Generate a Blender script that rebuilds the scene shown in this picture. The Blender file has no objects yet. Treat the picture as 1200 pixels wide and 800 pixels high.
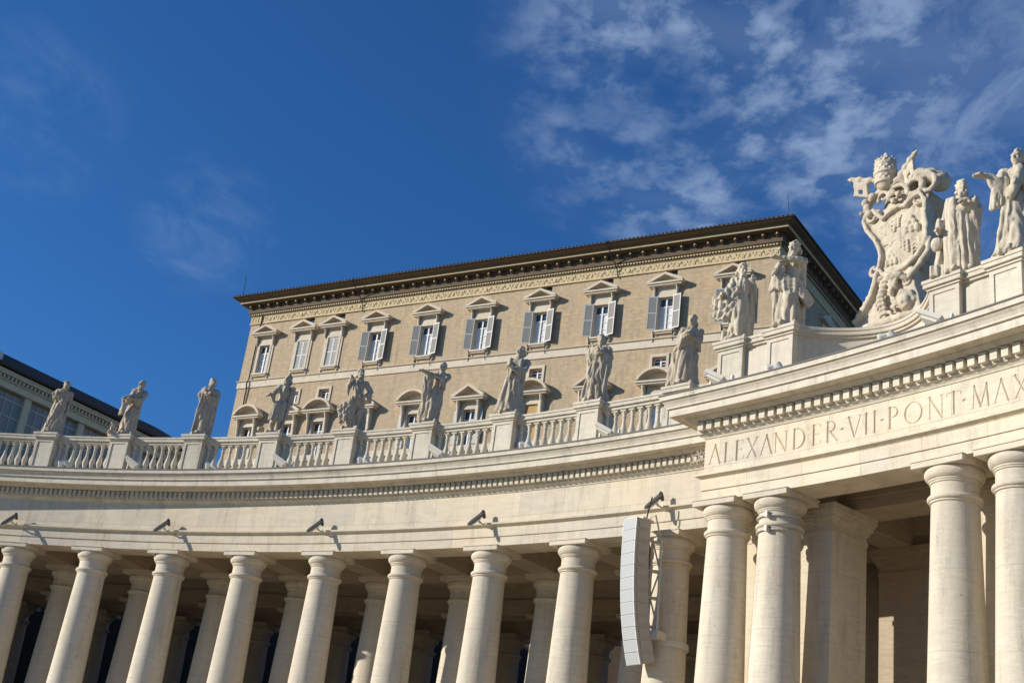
import bpy, bmesh, math, random
from math import sin, cos, pi, radians, sqrt, atan2
from mathutils import Vector, Matrix, noise
import numpy as np
random.seed(7)
scn = bpy.context.scene
COL = scn.collection

# ------------------------------------------------------------------ camera, sky, sun, exposure
YAW, PITCH, ROLL, FPX = 1.621732590938755, 0.3960604686805938, 0.13002267766344092, 1500.69
CAM = Vector((0.0, -39.78934326, 1.6))
fw = Vector((sin(YAW)*cos(PITCH), cos(YAW)*cos(PITCH), sin(PITCH)))
r0 = Vector((cos(YAW), -sin(YAW), 0)); u0 = r0.cross(fw)
rt = r0*cos(ROLL)+u0*sin(ROLL); up = -r0*sin(ROLL)+u0*cos(ROLL)
cd = bpy.data.cameras.new('camera'); cam = bpy.data.objects.new('camera', cd); COL.objects.link(cam)
cam.matrix_world = Matrix(((rt.x, up.x, -fw.x, CAM.x), (rt.y, up.y, -fw.y, CAM.y), (rt.z, up.z, -fw.z, CAM.z), (0, 0, 0, 1)))
cd.sensor_fit = 'HORIZONTAL'; cd.sensor_width = 36.0; cd.lens = 36.0*FPX/1200.0
cd.clip_start = 0.3; cd.clip_end = 6000
scn.camera = cam
SUN_AZ, SUN_EL = radians(1.0), radians(21.0)
w = bpy.data.worlds.new('World'); scn.world = w; w.use_nodes = True
SKY_STRENGTH = 0.08
sl = bpy.data.lights.new('sun', 'SUN'); sl.energy = 5.0; sl.angle = radians(0.53); sl.color = (1.0, 0.945, 0.855)
so = bpy.data.objects.new('sun', sl); COL.objects.link(so)
sd = Vector((sin(SUN_AZ)*cos(SUN_EL), cos(SUN_AZ)*cos(SUN_EL), sin(SUN_EL)))
so.rotation_euler = sd.to_track_quat('Z', 'Y').to_euler(); so.location = (0, 60, 60)
scn.view_settings.view_transform = 'Standard'; scn.view_settings.look = 'None'
scn.view_settings.exposure = 0.08; scn.view_settings.gamma = 1.0; scn.view_settings.use_curve_mapping = False
scn.render.engine = 'CYCLES'
scn.cycles.max_bounces = 6; scn.cycles.diffuse_bounces = 4

def build_world():
    nt = w.node_tree; nt.nodes.clear(); N = nt.nodes.new; L = nt.links.new
    out = N('ShaderNodeOutputWorld'); bg = N('ShaderNodeBackground'); bg.inputs[1].default_value = SKY_STRENGTH
    sky = N('ShaderNodeTexSky'); sky.sky_type = 'NISHITA'; sky.sun_disc = False
    sky.sun_elevation = SUN_EL; sky.sun_rotation = SUN_AZ; sky.altitude = 200; sky.air_density = 1.0; sky.dust_density = 0.3; sky.ozone_density = 4.0
    tc = N('ShaderNodeTexCoord')
    # plane projection of the direction, so clouds lie in one layer overhead
    sep = N('ShaderNodeSeparateXYZ'); L(tc.outputs['Generated'], sep.inputs[0])
    mz = N('ShaderNodeMath'); mz.operation = 'MAXIMUM'; L(sep.outputs[2], mz.inputs[0]); mz.inputs[1].default_value = 0.03
    dx = N('ShaderNodeMath'); dx.operation = 'DIVIDE'; L(sep.outputs[0], dx.inputs[0]); L(mz.outputs[0], dx.inputs[1])
    dy = N('ShaderNodeMath'); dy.operation = 'DIVIDE'; L(sep.outputs[1], dy.inputs[0]); L(mz.outputs[0], dy.inputs[1])
    cb = N('ShaderNodeCombineXYZ'); L(dx.outputs[0], cb.inputs[0]); L(dy.outputs[0], cb.inputs[1])
    def nz(scale, detail, rough, sx, sy, rot, off, dist=0.0):
        m = N('ShaderNodeMapping'); L(cb.outputs[0], m.inputs[0]); m.inputs['Rotation'].default_value = (0, 0, rot)
        m.inputs['Scale'].default_value = (sx, sy, 1); m.inputs['Location'].default_value = off
        n = N('ShaderNodeTexNoise'); L(m.outputs[0], n.inputs['Vector']); n.inputs['Scale'].default_value = scale
        n.inputs['Detail'].default_value = detail; n.inputs['Roughness'].default_value = rough; n.inputs['Distortion'].default_value = dist
        return n
    def ramp(src, a, b, c0=0.0, c1=1.0):
        r = N('ShaderNodeMapRange'); L(src, r.inputs[0]); r.interpolation_type = 'SMOOTHSTEP'
        r.inputs[1].default_value = a; r.inputs[2].default_value = b; r.inputs[3].default_value = c0; r.inputs[4].default_value = c1
        return r.outputs[0]
    def mul(a, b, op='MULTIPLY'):
        m = N('ShaderNodeMath'); m.operation = op
        for i, v in enumerate((a, b)):
            if isinstance(v, (int, float)): m.inputs[i].default_value = v
            else: L(v, m.inputs[i])
        return m.outputs[0]
    def cone(vec, a, b):
        d = N('ShaderNodeVectorMath'); d.operation = 'DOT_PRODUCT'
        nrm = N('ShaderNodeVectorMath'); nrm.operation = 'NORMALIZE'; L(tc.outputs['Generated'], nrm.inputs[0])
        L(nrm.outputs[0], d.inputs[0]); d.inputs[1].default_value = vec
        return ramp(d.outputs['Value'], cos(radians(a)), cos(radians(b)))
    def ray(x, y):
        return (fw + rt*(x-600)/FPX + up*(400-y)/FPX).normalized()
    puffs = nz(13.0, 10, 0.58, 0.8, 1.0, -0.2, (3.1, 7.3, 0), 0.1)
    puffs2 = nz(3.4, 5, 0.5, 1.0, 0.8, -0.7, (8.4, 1.0, 0), 0.6)
    wisps = nz(6.0, 11, 0.66, 0.8, 1.3, 0.5, (1.2, 4.0, 0), 0.6)
    big = nz(1.4, 3, 0.5, 1, 1, 0, (5.5, 2.2, 0))
    band = cone(tuple(ray(880, 60)), 12.5, 4.0)
    band2 = cone(tuple(ray(1150, 120)), 10, 2)
    left = cone(tuple(ray(240, 265)), 3.6, .3)
    left2 = cone(tuple(ray(40, 130)), 4.5, .3)
    c1 = mul(mul(ramp(puffs.outputs[0], 0.37, 0.68), band), ramp(puffs2.outputs[0], 0.38, 0.56))
    c2 = mul(mul(ramp(wisps.outputs[0], 0.36, 0.80), band2), 0.8)
    c3 = mul(mul(ramp(wisps.outputs[0], 0.36, 0.85), mul(left, mul(left2, 0.6), 'MAXIMUM')), 0.36)
    c4 = mul(mul(ramp(puffs2.outputs[0], 0.36, 0.75), mul(band, band2, 'MAXIMUM')), 0.32)
    tot = mul(mul(mul(c1, c2, 'MAXIMUM'), c3, 'MAXIMUM'), c4, 'MAXIMUM')
    tot = mul(tot, 0.52)
    # deepen the blue of the sky seen opposite the low sun
    tint = N('ShaderNodeMix'); tint.data_type = 'RGBA'; tint.blend_type = 'MULTIPLY'; tint.inputs[0].default_value = 1.0
    L(sky.outputs[0], tint.inputs[6]); tint.inputs[7].default_value = (0.41, 0.92, 1.43, 1)
    mix = N('ShaderNodeMix'); mix.data_type = 'RGBA'; L(tot, mix.inputs[0]); L(tint.outputs[2], mix.inputs[6])
    mix.inputs[7].default_value = (5.4, 7.0, 9.4, 1)
    L(mix.outputs[2], bg.inputs[0]); L(bg.outputs[0], out.inputs[0])
build_world()

# ------------------------------------------------------------------ measured layout
R, RP, TH0, DL = 64.57994972, 62.20739965, 1.9085251422, 0.06365915007
ROWS = (R, 68.9, 76.2, 80.5)
def pol(r, th, z=0.0): return Vector((r*sin(th), r*cos(th), z))
def TH(i): return TH0 + i*DL
ZA, ZB, ZC = 13.19, 14.05, 15.25      # abacus top, frieze bottom, frieze top
ZTOP = 16.52

# ------------------------------------------------------------------ helpers
class MB:
    def __init__(s): s.v = []; s.f = []; s.uv = []
    def add(s, vs, fs, M=None, uvs=None):
        o = len(s.v)
        s.v += [tuple(M @ Vector(p)) for p in vs] if M is not None else [tuple(p) for p in vs]
        s.f += [tuple(i+o for i in f) for f in fs]
        s.uv += list(uvs) if uvs else [(0.0, 0.0)]*len(vs)
        return s
    def box(s, x0, x1, y0, y1, z0, z1, M=None):
        vs = [(x0, y0, z0), (x1, y0, z0), (x1, y1, z0), (x0, y1, z0), (x0, y0, z1), (x1, y0, z1), (x1, y1, z1), (x0, y1, z1)]
        return s.add(vs, [(0, 3, 2, 1), (4, 5, 6, 7), (0, 1, 5, 4), (1, 2, 6, 5), (2, 3, 7, 6), (3, 0, 4, 7)], M)
    def lathe(s, prof, n=32, M=None):
        vs = []; fs = []; m = len(prof)
        for r, z in prof:
            for k in range(n):
                a = 2*pi*k/n; vs.append((r*cos(a), r*sin(a), z))
        for j in range(m-1):
            for k in range(n):
                k2 = (k+1) % n
                fs.append((j*n+k, j*n+k2, (j+1)*n+k2, (j+1)*n+k))
        fs.append(tuple(range(n-1, -1, -1))); fs.append(tuple((m-1)*n+k for k in range(n)))
        return s.add(vs, fs, M)
    def prism(s, poly, y0, y1, M=None):          # polygon in x,z extruded along y
        n = len(poly)
        vs = [(x, y0, z) for x, z in poly]+[(x, y1, z) for x, z in poly]
        fs = [tuple(range(n)), tuple(range(2*n-1, n-1, -1))]+[(i, i+n, (i+1) % n+n, (i+1) % n) for i in range(n)]
        return s.add(vs, fs, M)
    def tube(s, pts, rad, n=10, M=None, sq=(1, 1)):
        P = [Vector(p) for p in pts]
        if not isinstance(rad, (list, tuple)): rad = [rad]*len(P)
        vs = []; fs = []; rings = []
        m = len(P)
        t0 = (P[1]-P[0]).normalized(); ref = Vector((0, 0, 1)) if abs(t0.z) < .9 else Vector((1, 0, 0))
        A = t0.cross(ref).normalized()
        def ring(c, A, B, r): rings.append([c+(A*cos(2*pi*k/n)*sq[0]+B*sin(2*pi*k/n)*sq[1])*r for k in range(n)])
        for j in range(m):
            t = (P[min(j+1, m-1)]-P[max(j-1, 0)]).normalized()
            A = (A-t*A.dot(t)).normalized(); B = t.cross(A)
            if j == 0:
                ring(P[0]-t*rad[0]*.9, A, B, rad[0]*.3); ring(P[0]-t*rad[0]*.5, A, B, rad[0]*.82)
            ring(P[j], A, B, rad[j])
            if j == m-1:
                ring(P[j]+t*rad[j]*.5, A, B, rad[j]*.82); ring(P[j]+t*rad[j]*.9, A, B, rad[j]*.3)
        for r_ in rings: vs += r_
        for j in range(len(rings)-1):
            for k in range(n):
                k2 = (k+1) % n; fs.append((j*n+k, j*n+k2, (j+1)*n+k2, (j+1)*n+k))
        fs.append(tuple(range(n-1, -1, -1))); fs.append(tuple((len(rings)-1)*n+k for k in range(n)))
        return s.add(vs, fs, M)
    def ell(s, c, r, nu=14, nv=9, M=None):
        c = Vector(c); vs = [c+Vector((0, 0, -r[2]))]; fs = []
        for j in range(1, nv):
            p = -pi/2+pi*j/nv
            for k in range(nu):
                a = 2*pi*k/nu; vs.append(c+Vector((r[0]*cos(p)*cos(a), r[1]*cos(p)*sin(a), r[2]*sin(p))))
        vs.append(c+Vector((0, 0, r[2])))
        for k in range(nu): fs.append((0, 1+(k+1) % nu, 1+k))
        for j in range(nv-2):
            for k in range(nu):
                a = 1+j*nu+k; b = 1+j*nu+(k+1) % nu; fs.append((a, b, b+nu, a+nu))
        t = len(vs)-1; o = 1+(nv-2)*nu
        for k in range(nu): fs.append((o+k, o+(k+1) % nu, t))
        return s.add(vs, fs, M)
    def sweep(s, path, prof, closed_prof=True, nrm=None, caps=True):
        """path: 2D points; prof: (outward offset, z) loop; offset on the left of travel if nrm=+1"""
        n = len(path); m = len(prof); P = [Vector((p[0], p[1])) for p in path]
        sg = nrm or 1; vs = []; uvs = []; L = 0
        for i in range(n):
            d0 = (P[i]-P[i-1]).normalized() if i > 0 else (P[1]-P[0]).normalized()
            d1 = (P[i+1]-P[i]).normalized() if i < n-1 else d0
            n0 = Vector((-d0.y, d0.x))*sg; n1 = Vector((-d1.y, d1.x))*sg
            mm = (n0+n1); mm = mm/max(mm.dot(n0), 1e-6) if mm.length > 1e-6 else n0
            if i > 0: L += (P[i]-P[i-1]).length
            acc = 0; pv = None
            for (o, z) in prof:
                q = P[i]+mm*o; vs.append((q.x, q.y, z)); uvs.append((L, z))
        fs = []
        M_ = m if closed_prof else m-1
        for i in range(n-1):
            for j in range(M_):
                j2 = (j+1) % m
                f = (i*m+j, i*m+j2, (i+1)*m+j2, (i+1)*m+j)
                fs.append(f if sg < 0 else f[::-1])
        if closed_prof and caps:
            fs.append(tuple(range(m)) if sg > 0 else tuple(range(m-1, -1, -1)))
            fs.append(tuple((n-1)*m+j for j in (range(m-1, -1, -1) if sg > 0 else range(m))))
        return s.add(vs, fs, None, uvs)
    def mesh(s, name, mat, smooth=False):
        me = bpy.data.meshes.new(name); me.from_pydata(s.v, [], s.f); me.validate()
        if any(u != (0.0, 0.0) for u in s.uv):
            lay = me.uv_layers.new(name='UVMap')
            idx = np.zeros(len(me.loops), dtype=np.int32); me.loops.foreach_get('vertex_index', idx)
            lay.data.foreach_set('uv', np.array(s.uv, dtype=np.float32)[idx].ravel())
        bm = bmesh.new(); bm.from_mesh(me); bmesh.ops.recalc_face_normals(bm, faces=bm.faces); bm.to_mesh(me); bm.free()
        if smooth: smooth_by_angle(me, 40)
        me.materials.append(mat)
        return me
    def build(s, name, mat, parent=None, smooth=False, loc=None, rotz=0.0, local=False):
        return link(name, s.mesh(name, mat, smooth), parent, loc, rotz, local)
def smooth_by_angle(me, deg):
    bm = bmesh.new(); bm.from_mesh(me); c = radians(deg)
    for f in bm.faces: f.smooth = True
    for e in bm.edges:
        e.smooth = (len(e.link_faces) == 2 and e.calc_face_angle(0) < c)
    bm.to_mesh(me); bm.free()
def link(name, me, parent=None, loc=None, rotz=0.0, local=False):
    """local=False: mesh given in world coordinates (or placed at loc in world); local=True: relative to the parent"""
    o = bpy.data.objects.new(name, me); COL.objects.link(o)
    if loc is not None: o.location = loc
    o.rotation_euler.z = rotz
    if parent is not None:
        o.parent = parent
        if not local: o.matrix_parent_inverse = wm(parent).inverted()
    return o
def wm(o):
    m = Matrix.LocRotScale(o.location, o.rotation_euler, o.scale)
    return (wm(o.parent) @ o.matrix_parent_inverse @ m) if o.parent else m
def empty(name, loc, rotz=0.0, label=None, cat=None, group=None, kind=None):
    o = bpy.data.objects.new(name, None); COL.objects.link(o); o.location = loc; o.rotation_euler.z = rotz
    o.empty_display_size = 0.3
    return tag(o, label, cat, group, kind)
def tag(o, label=None, cat=None, group=None, kind=None):
    if label: o['label'] = label
    if cat: o['category'] = cat
    if group: o['group'] = group
    if kind: o['kind'] = kind
    return o
def arcpath(r, i0, i1, step=0.125):
    n = max(2, int(abs(i1-i0)/step)+1)
    return [pol(r, TH(i0+(i1-i0)*k/(n-1))).to_2d() for k in range(n)]
def frameM(r, th, z=0.0):      # local x: along the arc to the picture's right, local y: away from the square
    return Matrix.Translation(pol(r, th, z)) @ Matrix.Rotation(-th, 4, 'Z')

# ------------------------------------------------------------------ materials
def mat(name, col, rough=0.8, spec=0.3, metal=0.0):
    m = bpy.data.materials.new(name); m.use_nodes = True; b = m.node_tree.nodes['Principled BSDF']
    b.inputs['Base Color'].default_value = (*col, 1); b.inputs['Roughness'].default_value = rough
    b.inputs['Specular IOR Level'].default_value = spec; b.inputs['Metallic'].default_value = metal
    return m
def stone(name, light, dark, stain, band=(1.2, 1.2, 9.0), bscale=1.2, bump=0.25, grime=0.35, blocks=None, pits=True, grime_col=None, bumpd=0.03, drums=0.0):
    m = bpy.data.materials.new(name); m.use_nodes = True; nt = m.node_tree; N = nt.nodes.new; L = nt.links.new
    b = nt.nodes['Principled BSDF']; b.inputs['Roughness'].default_value = 0.82; b.inputs['Specular IOR Level'].default_value = 0.25
    tc = N('ShaderNodeTexCoord'); oi = N('ShaderNodeObjectInfo')
    geo = N('ShaderNodeNewGeometry')
    ad = N('ShaderNodeVectorMath'); ad.operation = 'ADD'; L(geo.outputs['Position'], ad.inputs[0])
    sc = N('ShaderNodeVectorMath'); sc.operation = 'SCALE'; L(oi.outputs['Random'], sc.inputs['Scale']); sc.inputs[0].default_value = (3.7, 5.1, 8.3)
    L(sc.outputs[0], ad.inputs[1])
    def nz(scale, detail, rough, s=(1, 1, 1), dist=0):
        mp = N('ShaderNodeMapping'); L(ad.outputs[0], mp.inputs[0]); mp.inputs['Scale'].default_value = s
        n = N('ShaderNodeTexNoise'); L(mp.outputs[0], n.inputs['Vector']); n.inputs['Scale'].default_value = scale
        n.inputs['Detail'].default_value = detail; n.inputs['Roughness'].default_value = rough; n.inputs['Distortion'].default_value = dist
        return n.outputs[0]
    def rng(src, a, b_, c=0., d=1.):
        r = N('ShaderNodeMapRange'); L(src, r.inputs[0]); r.inputs[1].default_value = a; r.inputs[2].default_value = b_
        r.inputs[3].default_value = c; r.inputs[4].default_value = d; return r.outputs[0]
    def mx(f, a, c, mode='MIX'):
        x = N('ShaderNodeMix'); x.data_type = 'RGBA'; x.blend_type = mode
        if isinstance(f, float): x.inputs[0].default_value = f
        else: L(f, x.inputs[0])
        for k, v in ((6, a), (7, c)):
            if isinstance(v, tuple): x.inputs[k].default_value = (*v, 1)
            else: L(v, x.inputs[k])
        return x.outputs[2]
    bands = nz(bscale, 8, 0.65, band, 0.4)
    big = nz(0.35, 6, 0.65)
    fine = nz(9, 5, 0.7, (1, 1, 2.5))
    c = mx(rng(bands, 0.34, 0.68), light, dark)
    c = mx(rng(big, 0.42, 0.7, 0, .75), c, stain)
    if blocks:
        br = N('ShaderNodeTexBrick'); L(tc.outputs['UV'], br.inputs['Vector']); br.offset = 0.5
        br.inputs['Color1'].default_value = (0.86, 0.86, 0.88, 1); br.inputs['Color2'].default_value = (1.0, 0.98, 0.93, 1); br.inputs['Mortar'].default_value = (0.62, 0.58, 0.52, 1)
        br.inputs['Scale'].default_value = 1.0; br.inputs['Mortar Size'].default_value = 0.008; br.inputs['Brick Width'].default_value = blocks[0]; br.inputs['Row Height'].default_value = blocks[1]
        br.inputs['Mortar Smooth'].default_value = 0.3; br.inputs['Bias'].default_value = 0.1
        c = mx(1.0, c, br.outputs[0], 'MULTIPLY')
    st = nz(1.1, 6, 0.7, (2.2, 2.2, 0.35))
    g = N('ShaderNodeMath'); g.operation = 'MULTIPLY'; L(rng(st, 0.5, 0.78), g.inputs[0]); L(rng(fine, .3, .6), g.inputs[1])
    g2 = N('ShaderNodeMath'); g2.operation = 'MULTIPLY'; L(g.outputs[0], g2.inputs[0]); g2.inputs[1].default_value = grime
    c = mx(g2.outputs[0], c, grime_col or (0.20, 0.17, 0.14))
    if drums:
        sp = N('ShaderNodeSeparateXYZ'); L(geo.outputs['Position'], sp.inputs[0])
        zz = N('ShaderNodeMath'); zz.operation = 'MULTIPLY_ADD'; L(sp.outputs[2], zz.inputs[0]); zz.inputs[1].default_value = 1/drums; L(oi.outputs['Random'], zz.inputs[2])
        fl = N('ShaderNodeMath'); fl.operation = 'FLOOR'; L(zz.outputs[0], fl.inputs[0])
        cbn = N('ShaderNodeCombineXYZ'); L(fl.outputs[0], cbn.inputs[0]); L(oi.outputs['Random'], cbn.inputs[1])
        wn = N('ShaderNodeTexWhiteNoise'); L(cbn.outputs[0], wn.inputs['Vector'])
        c = mx(rng(wn.outputs['Value'], 0, 1, 0, .38), c, dark)
        fr = N('ShaderNodeMath'); fr.operation = 'FRACT'; L(zz.outputs[0], fr.inputs[0])
        c = mx(rng(fr.outputs[0], 0.0, 0.012, .45, 0.), c, (0.25, 0.21, 0.17))
        vo = N('ShaderNodeTexVoronoi'); vo.inputs['Scale'].default_value = 1.5; L(ad.outputs[0], vo.inputs['Vector'])
        c = mx(rng(vo.outputs['Distance'], 0.028, 0.05, .7, 0.), c, (0.22, 0.18, 0.14))
    tone = rng(oi.outputs['Random'], 0, 1, 0.93, 1.05)
    hv = N('ShaderNodeHueSaturation'); L(c, hv.inputs['Color']); L(tone, hv.inputs['Value'])
    L(hv.outputs[0], b.inputs['Base Color'])
    bp = N('ShaderNodeBump'); bp.inputs['Strength'].default_value = bump; bp.inputs['Distance'].default_value = bumpd
    hgt = N('ShaderNodeMath'); hgt.operation = 'ADD'; L(bands, hgt.inputs[0]); L(fine, hgt.inputs[1]); L(hgt.outputs[0], bp.inputs['Height'])
    L(bp.outputs[0], b.inputs['Normal'])
    return m
M_COL = stone('travertine_column', (0.73, 0.65, 0.503), (0.60, 0.52, 0.395), (0.62, 0.52, 0.375), band=(1.3, 1.3, 11), grime=0.75, bump=0.4, drums=2.1)
M_BLK = stone('travertine_blocks', (0.76, 0.685, 0.536), (0.64, 0.56, 0.423), (0.72, 0.60, 0.44), band=(1, 1, 4), grime=0.65, blocks=(2.05, 1.3))
M_COR = stone('travertine_cornice', (0.74, 0.665, 0.517), (0.55, 0.49, 0.376), (0.62, 0.55, 0.44), band=(1, 1, 4), grime=0.8)
M_BAL = stone('travertine_balustrade', (0.66, 0.60, 0.470), (0.55, 0.49, 0.376), (0.60, 0.52, 0.41), band=(2, 2, 5), grime=0.75)
M_STA = stone('weathered_and_shade_stone', (0.64, 0.535, 0.376), (0.42, 0.345, 0.245), (0.52, 0.43, 0.31), band=(2, 2, 2), bscale=1.6, grime=0.95, bump=0.5, grime_col=(0.15, 0.13, 0.108))  # weathering on the statues; on the crest's backing block it stands for shade
M_STL = stone('pale_statue_stone', (0.70, 0.61, 0.451), (0.45, 0.385, 0.277), (0.60, 0.51, 0.39), band=(2, 2, 2), bscale=1.6, grime=0.75, bump=0.5)
M_CEIL = stone('shaded_interior_stone', (0.50, 0.41, 0.30), (0.38, 0.31, 0.22), (0.42, 0.33, 0.23), grime=0.4)  # travertine darkened in its base colour to carry the interior's deep shade
M_PAL = stone('palace_brick', (0.63, 0.475, 0.29), (0.42, 0.305, 0.18), (0.50, 0.395, 0.26), band=(1.2, 1.2, 4), bscale=1.3, grime=0.8, bump=0.3)
M_PTR = stone('palace_trim', (0.72, 0.62, 0.47), (0.62, 0.52, 0.38), (0.66, 0.56, 0.42), band=(1, 1, 2), grime=0.45)
M_PFR = stone('gilded_frieze_stone', (0.68, 0.545, 0.32), (0.56, 0.44, 0.25), (0.62, 0.50, 0.30), band=(1, 1, 1), grime=0.3)
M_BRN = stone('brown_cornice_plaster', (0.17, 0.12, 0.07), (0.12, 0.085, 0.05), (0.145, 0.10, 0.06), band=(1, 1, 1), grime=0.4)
M_TILE = stone('dark_roof_tile', (0.10, 0.068, 0.042), (0.06, 0.042, 0.028), (0.08, 0.055, 0.036), band=(3, 3, 3), grime=0.3)
M_GND = stone('square_cobbles', (0.30, 0.245, 0.18), (0.22, 0.18, 0.13), (0.26, 0.21, 0.15), band=(1, 1, 1), bscale=3.0, grime=0.2)
M_SHUT = mat('shutter_paint', (0.66, 0.63, 0.56), 0.6)
M_SHUTW = mat('pale_shutter_paint', (0.64, 0.63, 0.59), 0.6)
M_SLAT = mat('shutter_slat_paint', (0.53, 0.51, 0.45), 0.6)
M_CASE = mat('white_casement_paint', (0.75, 0.74, 0.70), 0.5)
M_CURT = mat('white_curtain', (0.70, 0.72, 0.72), 0.9)
M_DARK = mat('unlit_room_black', (0.03, 0.028, 0.026), 0.9)  # flat near-black standing in for the darkness of unlit rooms
M_GLASS = mat('window_glass', (0.05, 0.065, 0.08), 0.08, 0.6)
M_GLAZE = mat('loggia_glass', (0.31, 0.29, 0.25), 0.4, 0.35)
M_IRON = mat('dark_iron', (0.045, 0.042, 0.04), 0.55, 0.4)
M_SPK = mat('speaker_grille', (0.43, 0.44, 0.42), 0.55, 0.3)
M_SPB = mat('speaker_cabinet', (0.42, 0.39, 0.34), 0.6, 0.3)
M_WMET = mat('white_painted_metal', (0.68, 0.67, 0.63), 0.45, 0.4)
M_GMET = mat('beige_painted_metal', (0.56, 0.52, 0.44), 0.5, 0.4)
M_LAMPG = mat('floodlight_glass', (0.20, 0.21, 0.20), 0.15, 0.6)
M_PROJ = mat('projector_paint', (0.13, 0.12, 0.105), 0.5)
M_CABLE = mat('black_cable', (0.03, 0.03, 0.03), 0.6)
M_BRASS = mat('brass_band', (0.45, 0.34, 0.14), 0.4, 0.5, 0.6)

# ------------------------------------------------------------------ ground
g = MB()
g.add([(-1500, -1500, 0), (1500, -1500, 0), (1500, 1500, 0), (-1500, 1500, 0)], [(0, 1, 2, 3)])
tag(g.build('ground', M_GND), kind='structure')
TER = MB()      # three travertine steps under the colonnade
for k, (off, z) in enumerate(((3.6, 0.17), (3.2, 0.34), (2.8, 0.5))):
    TER.sweep(arcpath(RP-off, -6, 13), [(0, z-0.17+0.002*k), (0, z), (-24-off*0, z), (-24, z-0.17+0.002*k)], nrm=-1)
tag(TER.build('pavement', M_BLK), kind='structure')

# ------------------------------------------------------------------ columns
def shaft_r(z): return 0.618+0.0264*(12.1-z) if z > 7 else 0.7526+0.010*(7-z)
def column_meshes():
    sh = MB(); prof = [(0.86, 0.92)]+[(shaft_r(z), z) for z in [1.05+k*(12.06-1.05)/22 for k in range(23)]]
    sh.lathe(prof, 40)
    ca = MB()
    ca.lathe([(0.625, 12.05), (0.66, 12.07), (0.655, 12.11), (0.70, 12.13), (0.72, 12.17), (0.715, 12.22), (0.69, 12.25), (0.625, 12.27), (0.62, 12.30), (0.62, 12.58),
              (0.655, 12.60), (0.655, 12.64), (0.68, 12.65), (0.68, 12.69), (0.70, 12.70), (0.76, 12.76), (0.79, 12.85), (0.785, 12.93), (0.755, 12.98), (0.745, 13.0)], 40)
    ab = MB(); ab.box(-.805, .805, -.805, .805, 13.0, 13.16); ab.box(-.83, .83, -.83, .83, 13.163, 13.188)
    ba = MB(); ba.box(-1.02, 1.02, -1.02, 1.02, 0.5, 0.68); ba.lathe([(0.95, 0.68), (1.02, 0.72), (1.03, 0.80), (0.97, 0.88), (0.87, 0.915), (0.86, 0.93)], 40)
    return sh.mesh('column', M_COL, True), ca.mesh('capital', M_COL, True), ab.mesh('abacus', M_COL), ba.mesh('base', M_COL, True)
CM = column_meshes()
def column(parent, r, th):
    a = link('column', CM[0], parent, pol(r, th), -th)
    for me, nm in ((CM[1], 'capital'), (CM[2], 'abacus'), (CM[3], 'base')):
        link(nm, me, a, local=True)
    return a

colon = empty('curved_colonnade', pol(R, TH(4)), 0, 'curved travertine colonnade of round columns with a balustrade above, left of the inscribed pavilion', 'colonnade')
pav = empty('inscribed_pavilion', pol(RP, TH(10.25)), 0, 'projecting travertine pavilion whose frieze is carved with large capital letters', 'pavilion')
for ri, r in enumerate(ROWS):
    for i in range(-3 if ri else -2, 9):
        a = column(colon, r, TH(i)); a.scale = (1+.06*ri, 1+.06*ri, 1)
for i in (9, 9.5, 11, 11.5): column(pav, RP, TH(i))

# entablature profiles: (outward offset from the frieze plane, z)
P_ARC = [(0.0, ZA), (0.0, 13.54), (0.045, 13.545), (0.045, 13.90), (0.075, 13.93), (0.13, 13.955), (0.20, 13.985), (0.20, 14.05), (-1.2, 14.05), (-1.2, ZA)]
P_FRI = [(0.0, 14.05), (0.0, ZC), (-1.2, ZC), (-1.2, 14.05)]
P_COR = [(0.0, ZC), (0.03, 15.255), (0.05, 15.30), (0.11, 15.36), (0.18, 15.39), (0.18, 15.43), (0.20, 15.432), (0.20, 15.76), (0.38, 15.762), (0.43, 15.80), (0.50, 15.85), (0.52, 15.885), (0.80, 15.90),
         (0.80, 15.875), (0.87, 15.875), (0.87, 16.12), (0.94, 16.125), (0.94, 16.18), (0.955, 16.21), (0.985, 16.27), (1.03, 16.325), (1.045, 16.35), (1.045, 16.375), (1.11, 16.38), (1.11, 16.44), (1.12, 16.50), (1.12, ZTOP), (-1.2, ZTOP+0.03), (-1.2, ZC)]
pth = arcpath(R-.6, -4.2, 8.93, 0.1)
MB().sweep(pth, P_ARC, nrm=-1).build('architrave', M_BLK, colon)
MB().sweep(pth, P_FRI, nrm=-1).build('frieze', M_BLK, colon)
MB().sweep(pth, P_COR, nrm=-1).build('cornice', M_COR, colon)
MB().sweep(pth, [(1.05, ZTOP+.004), (1.145, ZTOP+.004), (1.145, ZTOP+.05), (1.05, ZTOP+.05)], nrm=-1).build('flashing', mat('lead_flashing', (0.09, 0.085, 0.08), .6), colon)
def dentils(r, i0, i1, pitch, wd):
    m = MB(); L = (i1-i0)*DL*r; n = int(L/pitch)
    for k in range(n+1):
        th = TH(i0)+k*pitch/r
        m.box(-wd/2, wd/2, -0.15, 0.006, 15.455, 15.735, frameM(r-.20, th))
    return m
dentils(R-.6, -2.0, 8.80, 0.26, 0.155).build('dentil_course', M_COR, colon)

# the colonnade goes on past the pavilion, beyond the right edge of the picture
pth2 = arcpath(R-.6, 11.7, 16, 0.1)
for P_, nm, mt_ in ((P_ARC, 'architrave', M_BLK), (P_FRI, 'frieze', M_BLK), (P_COR, 'cornice', M_COR)): MB().sweep(pth2, P_, nrm=-1).build(nm, mt_, colon)
for r in ROWS[:2]:
    for i in (12.5, 13.5, 14.5, 15.5): column(colon, r, TH(i))
m = MB(); m.sweep(arcpath(R+.6, 11.9, 16), [(0, 13.95), (0, 14.3), (-17, 14.3), (-17, 13.95)], nrm=-1); m.build('ceiling', M_CEIL, colon)
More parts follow.
